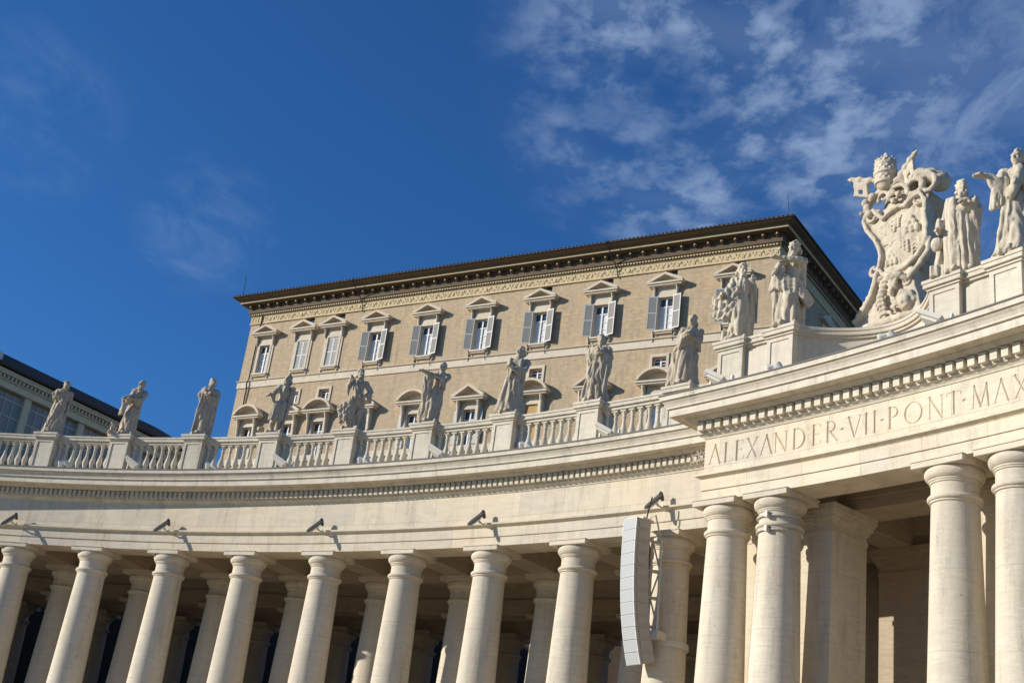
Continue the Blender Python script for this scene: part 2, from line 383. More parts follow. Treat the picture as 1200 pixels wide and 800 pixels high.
# pavilion block: left return, curved front, right return
S0, S1 = -0.60, 10.95
rf = RP-.6
th_a = TH(9)+S0/rf; th_b = TH(9)+S1/rf
nseg = 60
arcP = [pol(rf, th_a+(th_b-th_a)*k/nseg).to_2d() for k in range(nseg+1)]
radA = Vector((sin(th_a), cos(th_a))); radB = Vector((sin(th_b), cos(th_b)))
ppath = [arcP[0]+radA*3.4]+arcP+[arcP[-1]+radB*3.4]
P_ARCp = [(o, z) for o, z in P_ARC[:8]]+[(-1.2, 14.05), (-1.2, ZA)]
MB().sweep(ppath, P_ARCp, nrm=-1).build('architrave', M_BLK, pav)
MB().sweep(ppath, P_COR, nrm=-1).build('cornice', M_COR, pav)
MB().sweep(ppath, [(1.05, ZTOP+.004), (1.145, ZTOP+.004), (1.145, ZTOP+.05), (1.05, ZTOP+.05)], nrm=-1).build('flashing', bpy.data.materials['lead_flashing'], pav)
m = dentils(rf, 9+(S0+0.02)/rf/DL, 9+(S1-0.02)/rf/DL, 0.345, 0.215)
m.build('dentil_course', M_COR, pav); m = MB()
for k in range(9):      # dentils on the left return
    q = arcP[0]+radA*(0.12+k*0.345)
    m.box(-0.006, 0.15, -0.1075, 0.1075, 15.455, 15.735, Matrix.Translation((q.x, q.y, 0)) @ Matrix.Rotation(-th_a, 4, 'Z') @ Matrix.Translation((-0.20-0.144, 0, 0)))
m.build('dentil_course', M_COR, pav)

# carved frieze of the pavilion: V-cut letters in a fine height field bent to the curve
def glyphs():
    T, t, s = 0.105, 0.045, 0.03    # thick, thin, serif thickness (in letter heights)
    def bar(x0, z0, x1, z1, wdt): return ('b', x0, z0, x1, z1, wdt)
    def ser(x, z, wdt=0.24): return ('b', x-wdt/2, z, x+wdt/2, z, s)
    G = {}
    G['I'] = (0.30, [bar(.15, 0, .15, 1, T), ser(.15, .015), ser(.15, .985)])
    G['L'] = (0.62, [bar(.15, 0, .15, 1, T), ser(.15, .985), bar(.05, .015, .58, .015, s), bar(.58, .0, .60, .17, s)])
    G['E'] = (0.60, [bar(.15, 0, .15, 1, T), bar(.04, .985, .52, .985, s), bar(.04, .015, .56, .015, s), bar(.15, .52, .44, .52, s), bar(.52, .985, .53, .84, s), bar(.56, .015, .58, .17, s), bar(.44, .46, .44, .58, s)])
    G['A'] = (0.86, [bar(.10, 0, .43, 1, t), bar(.43, 1, .76, 0, T), bar(.22, .36, .64, .36, s), ser(.10, .015, .22), ser(.76, .015, .26)])
    G['X'] = (0.82, [bar(.14, 1, .68, 0, T), bar(.70, 1, .12, 0, t), ser(.14, .985), ser(.70, .985, .2), ser(.12, .015, .2), ser(.68, .015)])
    G['N'] = (0.90, [bar(.14, 0, .14, 1, t), bar(.14, 1, .76, 0, T), bar(.76, 0, .76, 1, t), ser(.10, .985, .2), ser(.14, .015, .2), ser(.76, .985, .2)])
    G['D'] = (0.84, [bar(.15, 0, .15, 1, T), ('arc', .30, .5, .44, .485, -90, 90, T), bar(.04, .985, .34, .985, s), bar(.04, .015, .34, .015, s)])
    G['R'] = (0.78, [bar(.15, 0, .15, 1, T), ('arc', .30, .75, .25, .235, -90, 90, T*.85), bar(.04, .985, .32, .985, s), bar(.15, .515, .32, .515, s), bar(.32, .5, .72, .0, T), ser(.15, .015), ser(.74, .015, .14)])
    G['P'] = (0.62, [bar(.15, 0, .15, 1, T), ('arc', .28, .75, .26, .235, -90, 90, T*.85), bar(.04, .985, .30, .985, s), bar(.15, .515, .30, .515, s), ser(.15, .015)])
    G['V'] = (0.82, [bar(.10, 1, .42, 0, T), bar(.42, 0, .74, 1, t), ser(.10, .985, .26), ser(.74, .985, .2)])
    G['O'] = (0.98, [('arc', .49, .5, .43, .485, 0, 360, T*.8)])
    G['T'] = (0.74, [bar(.37, 0, .37, 1, T), bar(.04, .985, .70, .985, s), bar(.04, .985, .02, .84, s), bar(.70, .985, .72, .84, s), ser(.37, .015)])
    G['M'] = (1.04, [bar(.14, 0, .22, 1, t), bar(.22, 1, .52, .05, T), bar(.52, .05, .82, 1, t), bar(.82, 1, .90, 0, T), ser(.14, .015, .2), ser(.90, .015, .24)])
    G['.'] = (0.12, [('b', .0, .5, .10, .5, .10)])
    return G
def carved_frieze():
    G = glyphs(); H = 0.635; zb = 14.385
    place = [('A', -.19), ('L', .33), ('E', .76), ('X', 1.26), ('A', 1.80), ('N', 2.34), ('D', 3.01), ('E', 3.64), ('R', 4.2), ('.', 4.58), ('V', 4.99), ('I', 5.40), ('I', 5.69), ('.', 5.96),
             ('P', 6.31), ('O', 6.98), ('N', 7.71), ('T', 8.28), ('.', 8.62), ('M', 9.11), ('A', 9.74), ('X', 10.33)]
    ns, nz_ = 1150, 84
    sv = np.linspace(S0, S1, ns); zv = np.linspace(14.05, ZC, nz_)
    # finer rows where the letters are
    zv = np.concatenate([[14.05, 14.2], np.linspace(14.34, 15.08, 64), [15.15, ZC]]); nz_ = len(zv)
    SS, ZZ = np.meshgrid(sv, zv, indexing='ij'); D = np.full(SS.shape, -1.0)
    for ch, sc_ in place:
        wd, st = G[ch]; x0 = sc_-wd*H/2
        a, b = np.searchsorted(sv, (x0-.12, x0+wd*H+.14)); S = (SS[a:b]-x0)/H; Z = (ZZ[a:b]-zb)/H; d = D[a:b]
        for q in st:
            if q[0] == 'b':
                _, ax, az, bx, bz, wt = q; vx, vz = bx-ax, bz-az; ll = vx*vx+vz*vz
                t = np.clip(((S-ax)*vx+(Z-az)*vz)/ll, 0, 1)
                dd = wt/2-np.hypot(S-ax-t*vx, Z-az-t*vz)
            else:
                _, cx, cz, rx, rz, a0, a1, wt = q
                ang = np.degrees(np.arctan2((Z-cz)/rz, (S-cx)/rx)) % 360
                rr = np.hypot((S-cx)/rx, (Z-cz)/rz)
                loc = rx*np.cos(np.radians(ang))**2+rz*np.sin(np.radians(ang))**2
                wv = wt/2*(0.45+0.55*np.abs(np.cos(np.radians(ang))))
                ok = (((ang-a0) % 360) <= (a1-a0)) | (a1-a0 >= 360)
                dd = np.where(ok, wv-np.abs(rr-1)*loc, -1)
            d = np.maximum(d, dd)
        D[a:b] = d
    dep = np.clip(D*H*1.5+0.004, 0, 0.045)
    th = TH(9)+sv/rf
    rr = rf+dep
    vs = np.stack([rr*np.sin(th)[:, None], rr*np.cos(th)[:, None], ZZ], -1).reshape(-1, 3)
    uv = np.stack([SS, ZZ], -1).reshape(-1, 2)
    idx = np.arange(ns*nz_).reshape(ns, nz_)
    fs = np.stack([idx[:-1, :-1], idx[1:, :-1], idx[1:, 1:], idx[:-1, 1:]], -1).reshape(-1, 4)
    m = MB(); m.v = [tuple(v) for v in vs.tolist()]; m.f = [tuple(f) for f in fs.tolist()]; m.uv = [tuple(u) for u in uv.tolist()]
    # returns and core behind the carved face
    for (A, rd) in ((arcP[0], radA), (arcP[-1], radB)):
        B = A+rd*3.4
        m.add([(A.x, A.y, 14.05), (B.x, B.y, 14.05), (B.x, B.y, ZC), (A.x, A.y, ZC)], [(0, 1, 2, 3)], None, [(0, 14.05), (3.4, 14.05), (3.4, ZC), (0, ZC)])
    m.sweep([p for p in arcP], [(-0.12, 14.052), (-0.12, ZC-.002), (-1.2, ZC-.002), (-1.2, 14.052)], nrm=-1)
    return m
carved_frieze().build('carved_frieze', M_BLK, pav)

# ceilings, beams, vault, rear entablature, roof
def ring(m, ra, rb, z0, z1, i0, i1): m.sweep(arcpath(ra, i0, i1), [(0, z0), (0, z1), (-(rb-ra), z1), (-(rb-ra), z0)], nrm=-1)
A0, A1 = -4.2, 8.6
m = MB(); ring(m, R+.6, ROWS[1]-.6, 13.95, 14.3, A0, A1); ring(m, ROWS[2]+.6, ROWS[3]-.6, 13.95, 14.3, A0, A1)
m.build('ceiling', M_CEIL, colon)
m = MB()
prof = []
ra, rb = ROWS[1]+.6, ROWS[2]-.6
for k in range(13):
    a = pi*k/12; prof.append((-(0.5*(rb-ra)*(1-cos(a))), 13.9+2.2*sin(a)))
prof += [(-(rb-ra), 16.4), (0, 16.4)]
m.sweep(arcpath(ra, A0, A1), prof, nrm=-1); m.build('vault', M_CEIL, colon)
for r in ROWS[1:]:
    m = MB(); ring(m, r-.6, r+.6, ZA, 16.42 if r != ROWS[3] else 16.45, A0, A1)
    for sgn in (-1, 1):
        ring(m, r+sgn*.6-(.12 if sgn < 0 else 0), r+sgn*.6+(.12 if sgn > 0 else 0), 13.80, 13.92, A0, A1)
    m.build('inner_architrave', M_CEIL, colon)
for i in range(-3, 9):
    m = MB(); M_ = frameM(0, TH(i))
    m.box(-.58, .58, R+.6, ROWS[1]-.6, ZA, 13.95, M_); m.box(-.68, .68, R+.6, ROWS[1]-.6, 13.78, 13.95, M_)
    m.build('cross_beam', M_CEIL, colon)
m = MB(); ring(m, R+.55, 82.3, 16.46, 16.56, A0, 16.0); m.build('roof', M_COR, colon)

# pavilion interior: piers, beams, ceiling, back wall
def pier(name, r0_, r1_, s0, s1, rref):
    m = MB(); t0 = TH(9)+s0/rref; t1 = TH(9)+s1/rref; n = 6
    P = [pol(r0_, t0+(t1-t0)*k/n).to_2d() for k in range(n+1)]+[pol(r1_, t1+(t0-t1)*k/n).to_2d() for k in range(n+1)]
    c = sum(P, Vector((0, 0)))/len(P)
    def slab(off, z0, z1):
        Q = []
        N_ = len(P)
        for k in range(N_):
            a, b, d = P[k-1], P[k], P[(k+1) % N_]
            n0 = Vector(((b-a).y, -(b-a).x)).normalized(); n1 = Vector(((d-b).y, -(d-b).x)).normalized()
            if n0.dot(b-c) < 0: n0 = -n0
            if n1.dot(b-c) < 0: n1 = -n1
            mm = n0+n1; mm = mm/mm.dot(n0); Q.append(b+mm*off)
        vs = [(q.x, q.y, z0) for q in Q]+[(q.x, q.y, z1) for q in Q]
        fs = [tuple(range(N_)), tuple(range(2*N_-1, N_-1, -1))]+[(k, (k+1) % N_, (k+1) % N_+N_, k+N_) for k in range(N_)]
        m.add(vs, fs)
    slab(0, .7, 12.28)
    for off, z0, z1 in ((.03, 12.28, 12.42), (0.0, 12.42, 12.60), (.05, 12.60, 12.68), (.09, 12.68, 12.76), (.14, 12.76, 12.88), (.19, 12.88, 12.97), (.23, 12.97, ZA-.002), (.15, .5, .7)):
        slab(off, z0+.001, z1)
    return m
pier('pier', 63.45, 65.2, -0.62, 3.0, 63.5).build('pier', M_COL, pav)
pier('pier', 63.45, 65.2, 6.85, 10.5, 63.5).build('pier', M_COL, pav)
pier('pier', 68.5, 70.2, 1.35, 7.6, 64.0).build('rear_wall', M_CEIL, pav)  # darker stone here puts the shade of the deep recess into the colour
m = MB(); ring(m, RP+.6, 69.9, 14.15, 14.5, 8.85, 11.9); m.build('ceiling', M_CEIL, pav)
def sbeam(m, s0, s1, ra, rb, z0, z1):
    m.sweep([pol(ra, TH(9)+(s0+(s1-s0)*k/12)/62.2).to_2d() for k in range(13)], [(0, z0), (0, z1), (-(rb-ra), z1), (-(rb-ra), z0)], nrm=-1)
for (s0, s1, ra, rb, z0) in ((S0+1.2, S1-.6, 64.3, 65.6, ZA), (-.6, .55, RP+.6, 64.3, ZA), (1.45, 2.55, RP+.6, 64.3, ZA), (7.3, 8.4, RP+.6, 64.3, ZA), (9.3, 10.4, RP+.6, 64.3, ZA), (1.5, 2.5, 65.6, 68.6, ZA), (7.3, 8.4, 65.6, 68.6, ZA), (-.6, 10.9, 68.6, 69.8, ZA)):
    m = MB(); sbeam(m, s0, s1, ra, rb, z0, 14.15)
    if rb-ra < 1.5 and s1-s0 > 2: sbeam(m, s0, s1, ra-.07, rb+.07, 13.55, 14.148); sbeam(m, s0, s1, ra-.14, rb+.14, 13.95, 14.146)
    m.build('ceiling_beam', M_CEIL, pav)
for k in range(3):
    m = MB(); sbeam(m, 2.7+k*1.6, 2.85+k*1.6, RP+.6, 64.2, 13.95, 14.149); m.build('ceiling_rib', M_CEIL, pav)
MB().sweep([pol(66.5, TH(8.7)).to_2d(), pol(82, TH(8.55)).to_2d()], [(0, .5), (0, 16.4), (-.5, 16.4), (-.5, .5)], nrm=-1).build('side_wall', M_CEIL, pav)
MB().sweep(arcpath(70.5, 8.8, 16), [(0, .5), (0, 16.4), (-.6, 16.4), (-.6, .5)], nrm=-1).build('back_wall', M_CEIL, pav)

# ------------------------------------------------------------------ balustrade and parapet
def pedestal_mb(wd=1.0, d=1.1, front=-.35):
    m = MB(); f = front
    m.box(-wd/2-.04, wd/2+.04, f-.04, f+d, ZTOP+.02, 16.86)
    m.box(-wd/2, wd/2, f, f+d-.05, 16.86, 18.35)
    # raised frame leaves a sunk panel on the front and the right side
    for (a, b, z0, z1) in ((-wd/2, -wd/2+.14, 16.86, 18.35), (wd/2-.14, wd/2, 16.86, 18.35), (-wd/2+.14, wd/2-.14, 18.22, 18.35), (-wd/2+.14, wd/2-.14, 16.86, 17.0)):
        m.box(a, b, f-.035, f+.002, z0, z1)
    m.box(-wd/2-.05, wd/2+.05, f-.085, f+d, 18.352, 18.43)
    m.box(-wd/2-.12, wd/2+.12, f-.155, f+d+.02, 18.43, 18.56)
    m.box(-wd/2-.15, wd/2+.15, f-.185, f+d+.04, 18.56, 18.66)
    return m
PED = pedestal_mb().mesh('pedestal', M_BAL)
for i in list(range(-1, 9))+[12.5, 13.5, 14.5, 15.5]: link('pedestal', PED, colon, pol(R, TH(i)), -TH(i))
for i in (9, 9.5, 11, 11.5): link('pedestal', PED, pav, pol(RP, TH(i)), -TH(i))
bal = MB()
bp_ = [(.10, 16.92), (.125, 16.93), (.125, 17.0), (.085, 17.03), (.075, 17.1), (.10, 17.17), (.135, 17.27), (.142, 17.36), (.12, 17.47), (.08, 17.62), (.062, 17.78), (.06, 17.9), (.085, 17.93), (.085, 17.96), (.065, 17.99), (.07, 18.06), (.105, 18.12), (.11, 18.17)]
bal.lathe(bp_, 14); bal.box(-.13, .13, -.13, .13, 16.82, 16.92); bal.box(-.125, .125, -.125, .125, 18.17, 18.25)
BALM = bal.mesh('baluster', M_BAL, True)
for i in range(-1, 9):
    i1 = i+1 if i < 8 else 8.86
    ea, eb = TH(i)+.5/R, (TH(i1)-.5/R if i < 8 else TH(i1))
    def rr_(r, o0, o1, z0, z1, mm):
        mm.sweep([pol(R-.0, ea+(eb-ea)*k/6).to_2d() for k in range(7)], [(-o0, z0), (-o0, z1), (-o1, z1), (-o1, z0)], nrm=-1)
    m = MB(); rr_(R, -.30, .28, ZTOP+.02, 16.82, m); m.build('plinth_course', M_BAL, colon)
    m = MB(); rr_(R, -.17, .17, 18.25, 18.37, m); rr_(R, -.25, .25, 18.37, 18.50, m); rr_(R, -.28, .28, 18.503, 18.58, m)
    rl = m.build('handrail', M_BAL, colon)
    n = 8 if i < 8 else 7
    for k in range(n):
        th = (TH(i)+TH(i+1))/2+(k-3.5)*.388/R
        if th > eb-.1/R: continue
        link('baluster', BALM, colon, pol(R, th), -th)
# pavilion parapet: left return, short panel walls, concave wall under the crest
def wall_strip(path, cap=True):
    m = MB(); o = 0.0
    m.sweep(path, [(.04, ZTOP+.02), (.04, 16.86), (0, 16.862), (0, 18.35), (.085, 18.352), (.085, 18.43), (.155, 18.435), (.155, 18.56), (.185, 18.565), (.185, 18.655), (-.55, 18.655), (-.55, ZTOP+.02)], nrm=-1)
    return m
q0 = pol(RP-.18, TH(9)-.42/62)
wall_strip([pol(R+.4, TH(9)-.42/62).to_2d(), q0.to_2d(), pol(RP-.18, TH(9)-.3/62).to_2d()]).build('parapet_wall', M_BAL, pav)
def concave(f):
    # plan offset of the wall, bowed back between the two inner pedestals
    return 1.45*sin(pi*min(max(f, 0), 1))**0.55 if 0 < f < 1 else 0.0
for (ia, ib) in ((9.1, 9.4), (11.1, 11.4), (11.6, 12.2)):
    w_ = wall_strip([pol(RP-.18, TH(ia+(ib-ia)*k/4)).to_2d() for k in range(5)])
    p_ = w_
    c_ = (TH(ia)+TH(ib))/2
    p_.box(-.38, .38, -.035, .002, 17.02, 18.2, frameM(RP-.18, c_))
    w_.build('parapet_wall', M_BAL, pav)
pts = []
for k in range(41):
    f = k/40; ii = 9.62+(10.88-9.62)*f
    pts.append(pol(RP-.18+1.55*sin(pi*f)**0.8, TH(ii)).to_2d())
wall_strip(pts).build('parapet_wall', M_BAL, pav)
m = MB(); m.sweep([pol(RP+.4, TH(9.6+1.3*k/8)).to_2d() for k in range(9)], [(0, 18.45), (0, 18.64), (-3.2, 18.64), (-3.2, 18.45)], nrm=-1)
# deck only behind the bowed wall so that it does not bridge the hollow
m = MB(); mm = []
for k in range(41):
    f = k/40; ii = 9.62+(10.88-9.62)*f; mm.append((RP+.3+1.55*sin(pi*f)**0.8, TH(ii)))
vs = []; fs = []
for (r_, t_) in mm: vs += [pol(r_, t_, 18.60), pol(RP+4.2, t_, 18.60), pol(r_, t_, 16.5), pol(RP+4.2, t_, 16.5)]
for k in range(40): a = 4*k; fs += [(a, a+4, a+5, a+1), (a+2, a+3, a+7, a+6), (a, a+2, a+6, a+4), (a+1, a+5, a+7, a+3)]
fs += [(0, 1, 3, 2), (160, 162, 163, 161)]
m.add(vs, fs); m.build('crest_platform', M_BAL, pav)

# ------------------------------------------------------------------ the tall palace behind
PB = radians(215.15)
Tp = Vector((sin(PB), cos(PB))); Np = Vector((-Tp.y, Tp.x))
if Np.x < 0: Np = -Np
P0 = Vector((96.1534, -67.25794))
WB = 1.15                                    # wall plane lies this far behind the cornice edge
def wp(u, d): return P0+Tp*u+Np*(WB-d)      # d: distance in front of the wall
PK = 0.99324; PO = P0+Tp*(32.9*(1-PK))+Np*WB        # survey units of the facade to metres
PM = Matrix(((Tp.x*PK, Np.x*PK, 0, PO.x), (Tp.y*PK, Np.y*PK, 0, PO.y), (0, 0, PK, 1.6*(1-PK)), (0, 0, 0, 1)))   # local x=u (to the right), y into the building
UL, UR, DEP = -62.0, -1.4, 46.0
pal = empty('palace', (wp(-32, 0).x, wp(-32, 0).y, 0), 0, 'tall brown brick palace with rows of pedimented windows rising behind the colonnade', 'palace')
UPW = [-59.2, -53.9, -49.8, -44.3, -37.9, -31.5, -24.9, -18.4, -11.9, -5.4]
LOW = [-59.3, -53.9, -49.8, -44.3, -38.0, -31.5, -24.7, -18.4, -12.1, -5.6]
SEG = [1, 0, 1, 0, 1, 0, 1, 0, 1, 0]
SQ = {1, 2, 6, 7, 8}
VENT = {1, 2, 6, 7, 8, 9}
OW = 1.42
holes = []
for u in UPW: holes.append((u-OW/2, u+OW/2, 48.62, 51.9))
for k, u in enumerate(LOW):
    holes.append((u-OW/2, u+OW/2, 38.9, 42.42))
    if k in SQ: holes.append((u-.68, u+.68, 44.85, 46.05))
for k in VENT: holes.append((UPW[k]-.42, UPW[k]+.92, 53.95, 54.66))
def wall_with_holes(x0, x1, z0, z1, holes, y=0.0, back=0.7):
    xs = sorted({x0, x1, *[h[0] for h in holes], *[h[1] for h in holes]}); zs = sorted({z0, z1, *[h[2] for h in holes], *[h[3] for h in holes]})
    m = MB()
    def inside(cx, cz): return any(h[0] < cx < h[1] and h[2] < cz < h[3] for h in holes)
    for j in range(len(zs)-1):
        run = None
        for i in range(len(xs)-1):
            solid = not inside((xs[i]+xs[i+1])/2, (zs[j]+zs[j+1])/2)
            if solid and run is None: run = xs[i]
            if run is not None and (not solid or i == len(xs)-2):
                e = xs[i+1] if solid else xs[i]
                m.add([(run, y, zs[j]), (e, y, zs[j]), (e, y, zs[j+1]), (run, y, zs[j+1])], [(0, 1, 2, 3)]); run = None
    for (a, b, c_, d_) in holes:
        m.add([(a, y, c_), (b, y, c_), (b, y, d_), (a, y, d_), (a, y+back, c_), (b, y+back, c_), (b, y+back, d_), (a, y+back, d_)],
              [(0, 1, 5, 4), (1, 2, 6, 5), (2, 3, 7, 6), (3, 0, 4, 7)])
    return m
SKEW = 0.045
m = wall_with_holes(UL, UR, 0, 56, holes)
m.add([(UL, 0, 0), (UL, DEP, 0), (UL, DEP, 56), (UL, 0, 56)], [(0, 1, 2, 3)])
m.add([(UL, DEP, 0), (UR+SKEW*DEP, DEP, 0), (UR+SKEW*DEP, DEP, 56), (UL, DEP, 56)], [(0, 1, 2, 3)])
sideh = [(5.4+6.5*k-.7, 5.4+6.5*k+.7, 48.62, 51.9) for k in range(6)]
ms = wall_with_holes(0, DEP, 0, 56, sideh, 0.0, -0.7)
Ms = Matrix(((SKEW, 1, 0, UR), (1, 0, 0, 0), (0, 0, 1, 0), (0, 0, 0, 1)))
m.add(ms.v, ms.f, Ms)
def pb(m, name, mt, parent=pal, **k): m.v = [tuple(PM @ Vector(p)) for p in m.v]; return m.build(name, mt, parent, **k)
pb(m, 'wall', M_PAL)
# eaves: run round left, front and right sides
SKEW = 0.045
ppth = [Vector((UL, DEP)), Vector((UL, 0)), Vector((UR, 0)), Vector((UR+SKEW*DEP, DEP))]
def psweep(prof, name, mt, path=ppth):
    m = MB(); m.sweep(path, prof, nrm=-1); return pb(m, name, mt)
psweep([(.0, 54.62), (.14, 54.63), (.14, 54.74), (.08, 54.76), (.08, 55.5), (.12, 55.52), (.16, 55.6), (.16, 55.62), (.0, 55.62)], 'frieze', M_PFR)
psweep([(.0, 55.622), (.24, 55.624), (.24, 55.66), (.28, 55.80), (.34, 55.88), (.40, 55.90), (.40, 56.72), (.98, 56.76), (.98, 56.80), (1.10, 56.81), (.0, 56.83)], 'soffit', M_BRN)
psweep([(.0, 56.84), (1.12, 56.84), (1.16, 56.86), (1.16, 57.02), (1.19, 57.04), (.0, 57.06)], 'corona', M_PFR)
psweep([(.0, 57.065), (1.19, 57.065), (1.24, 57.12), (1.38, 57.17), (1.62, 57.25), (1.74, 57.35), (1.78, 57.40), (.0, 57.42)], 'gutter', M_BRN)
# modillions and small dentils, then the scrolled ornament
def along(u0, u1, pitch):
    n = int((u1-u0)/pitch); return [u0+(u1-u0)*(k+.5)/n for k in range(n)]
for u in along(UL-.6, UR+.6, 1.27):
    m = MB(); m2 = MB()
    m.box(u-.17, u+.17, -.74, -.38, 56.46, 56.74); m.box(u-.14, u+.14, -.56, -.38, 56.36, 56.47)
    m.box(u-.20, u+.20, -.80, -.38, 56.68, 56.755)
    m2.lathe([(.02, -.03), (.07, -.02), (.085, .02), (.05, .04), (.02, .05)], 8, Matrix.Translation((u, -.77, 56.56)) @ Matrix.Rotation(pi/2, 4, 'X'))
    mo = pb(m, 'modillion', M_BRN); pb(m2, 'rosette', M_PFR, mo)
for v in along(.6, DEP-2, 1.27):
    m = MB(); m.box(UR+.38+SKEW*v, UR+.9+SKEW*v, v-.19, v+.19, 56.36, 56.74); pb(m, 'modillion', M_BRN)
m = MB()
for u in along(UL, UR, .30): m.box(u-.09, u+.09, -.33, -.2, 55.665, 55.79)
pb(m, 'small_dentil_course', M_PFR); m = MB()
for v in along(.2, DEP-2, .30): m.box(UR+.2+SKEW*v, UR+.33+SKEW*v, v-.09, v+.09, 55.665, 55.79)
pb(m, 'small_dentil_course', M_PFR)
m = MB(); rnd = random.Random(3)
us = along(UL+1.2, UR-.1, 0.78)
for k, u in enumerate(us):
    sg = 1 if k % 2 else -1
    kind = k % 5
    pts_ = []
    for j in range(13):
        a = sg*(0.4+j*.42); rr = .26-.017*j
        pts_.append((u+rr*cos(a), -.09, 55.13+rr*sin(a)))
    if kind != 2: m.tube(pts_, [.05-.002*j for j in range(13)], 5)
    else: m.ell((u, -.09, 55.13), (.2, .08, .24), 8, 5)
    m.tube([(u+.2, -.09, 55.13-sg*.22), (u+.42, -.1, 55.13), (u+.6, -.09, 55.13+sg*.22)], [.05, .035, .055], 5)
    m.ell((u+.37, -.09, 55.13-sg*.18), (.07, .06, .10), 6, 4)
for u in (UL+.55,):
    for dx, dz, w_, h_ in ((-.42, 0, .05, .33), (.42, 0, .05, .33), (0, .3, .45, .04), (0, -.3, .45, .04)):
        m.box(u+dx-w_, u+dx+w_, -.14, -.075, 55.13+dz-h_, 55.13+dz+h_)
    m.ell((u, -.09, 55.13), (.15, .07, .15), 8, 5)
pb(m, 'scroll_ornament', M_PFR)
psweep([(0, 47.03), (.10, 47.03), (.10, 47.72), (.16, 47.74), (.24, 47.80), (.24, 47.86), (0, 47.90)], 'string_course', M_PTR)
psweep([(0, 38.2), (.2, 38.2), (.2, 38.8), (0, 38.85)], 'string_course', M_PTR)
# roof
e2 = 1.86
m = MB()
c0 = [(UL-e2, -e2), (UR+e2, -e2), (UR+e2+SKEW*DEP, DEP), (UL-e2, DEP)]
rg = [((UL+16), 18), ((UR-16), 18)]
for a, z in ((0, 57.05), (1, 57.17)): pass
vs = [(x, y, 57.425) for x, y in c0]+[(x, y, 57.56) for x, y in c0]+[(UL+15, 16, 61.0), (UR-13, 16, 61.0), (UR-13, DEP, 61.0), (UL+15, DEP, 61.0)]
m.add(vs, [(0, 3, 2, 1), (0, 1, 5, 4), (1, 2, 6, 5), (2, 3, 7, 6), (3, 0, 4, 7), (4, 5, 9, 8), (5, 6, 10, 9), (7, 4, 8, 11), (8, 9, 10, 11), (6, 7, 11, 10)])
roof_ = pb(m, 'roof', M_TILE)
m = MB()
for u in along(UL-e2, UR+e2, .42): m.tube([(u, -e2-.03, 57.55), (u, -e2+.9, 57.78)], .06, 6)
pb(m, 'eave_tile_course', M_TILE, roof_)
def rod(a, b, r, name, mt, parent):
    m = MB(); m.tube([a, b], r, 6); return pb(m, name, mt, parent)
for (u, v, h) in ((UL-1.0, -1.2, 3.0), (UR+1.2, -1.4, 2.4)):
    rod((u, v, 57.5), (u-.2, v, 57.5+h), .035, 'lightning_rod', M_IRON, roof_)
for u in (-47.2, -17.6):       # cables hanging over the cornice
    m = MB(); m.tube([(u, -1.9, 57.7), (u-.02, -1.95, 57.35), (u+.1, -1.3, 56.8), (u+.35, -.5, 55.9), (u+.55, -.22, 55.2), (u+.62, -.12, 54.5)], .05, 6)
    pb(m, 'hanging_cable', M_CABLE)
m = MB(); m.tube([(UL+1.55, -.16, 55.5), (UL+1.5, -.16, 48.0), (UL+1.45, -.32, 47.4), (UL+1.45, -.16, 46.9), (UL+1.45, -.12, 44.7)], .075, 6); pb(m, 'downpipe', M_CABLE)
m = MB()
for k in range(34):
    z = 4+k*1.5; ln = 1.0 if k % 2 else .6
    if z < 54: m.box(UL-.03, UL+ln, -.035, .02, z, z+1.38)
for z0 in (): pass
# windows
def louvre(w_, z0, z1, mt_f=None):
    f = MB(); s_ = MB(); t = .05
    f.box(0, .09, -t/2, t/2, z0, z1); f.box(w_-.09, w_, -t/2, t/2, z0, z1)
    zm = (z0+z1)/2
    for a, b in ((z0, z0+.11), (zm-.05, zm+.05), (z1-.11, z1)): f.box(.09, w_-.09, -t/2, t/2, a, b)
    for a, b in ((z0+.11, zm-.05), (zm+.05, z1-.11)):
        n = int((b-a)/.085)
        for k in range(n):
            z = a+(b-a)*(k+.5)/n
            s_.add([(.09, -.03, z-.035), (w_-.09, -.03, z-.035), (w_-.09, .02, z+.045), (.09, .02, z+.045)], [(0, 1, 2, 3)])
        s_.box(.09, w_-.09, .022, .03, a, b)
    return f, s_
def ped_tri(u, zb, za, hw, out, m):
    th_ = .2
    m.box(u-hw+.12, u+hw-.12, -out+.12, 0, zb-.34, zb-.17)
    m.box(u-hw, u+hw, -out, 0, zb-.17, zb)
    for sg in (-1, 1):
        m.prism([(u+sg*hw, zb+.002), (u+sg*hw, zb+.16), (u, za), (u, za-.24), (u+sg*(hw-.35), zb+.002)], -out-.03, 0)
    m.prism([(u-hw+.4, zb+.004), (u+hw-.4, zb+.004), (u, za-.22)], -.02, 0)
def ped_seg(u, zb, za, hw, out, m):
    m.box(u-hw+.12, u+hw-.12, -out+.12, 0, zb-.34, zb-.17)
    m.box(u-hw, u+hw, -out, 0, zb-.17, zb)
    h = za-zb-.1; Rr = (hw*hw+h*h)/(2*h); cz = zb+.1+h-Rr; a0 = math.asin(hw/Rr); n = 12
    o = [(u+Rr*sin(-a0+2*a0*k/n), cz+Rr*cos(-a0+2*a0*k/n)) for k in range(n+1)]
    i_ = [(u+(Rr-.24)*sin(-a0*.93+2*a0*.93*k/n), max(zb+.003, cz+(Rr-.24)*cos(-a0*.93+2*a0*.93*k/n))) for k in range(n+1)]
    for k in range(n): m.prism([o[k], o[k+1], i_[k+1], i_[k]], -out-.03, 0)
    m.prism([(u-hw*.9, zb+.004)]+[(x, z-.01) for x, z in i_]+[(u+hw*.9, zb+.004)], -.02, 0)
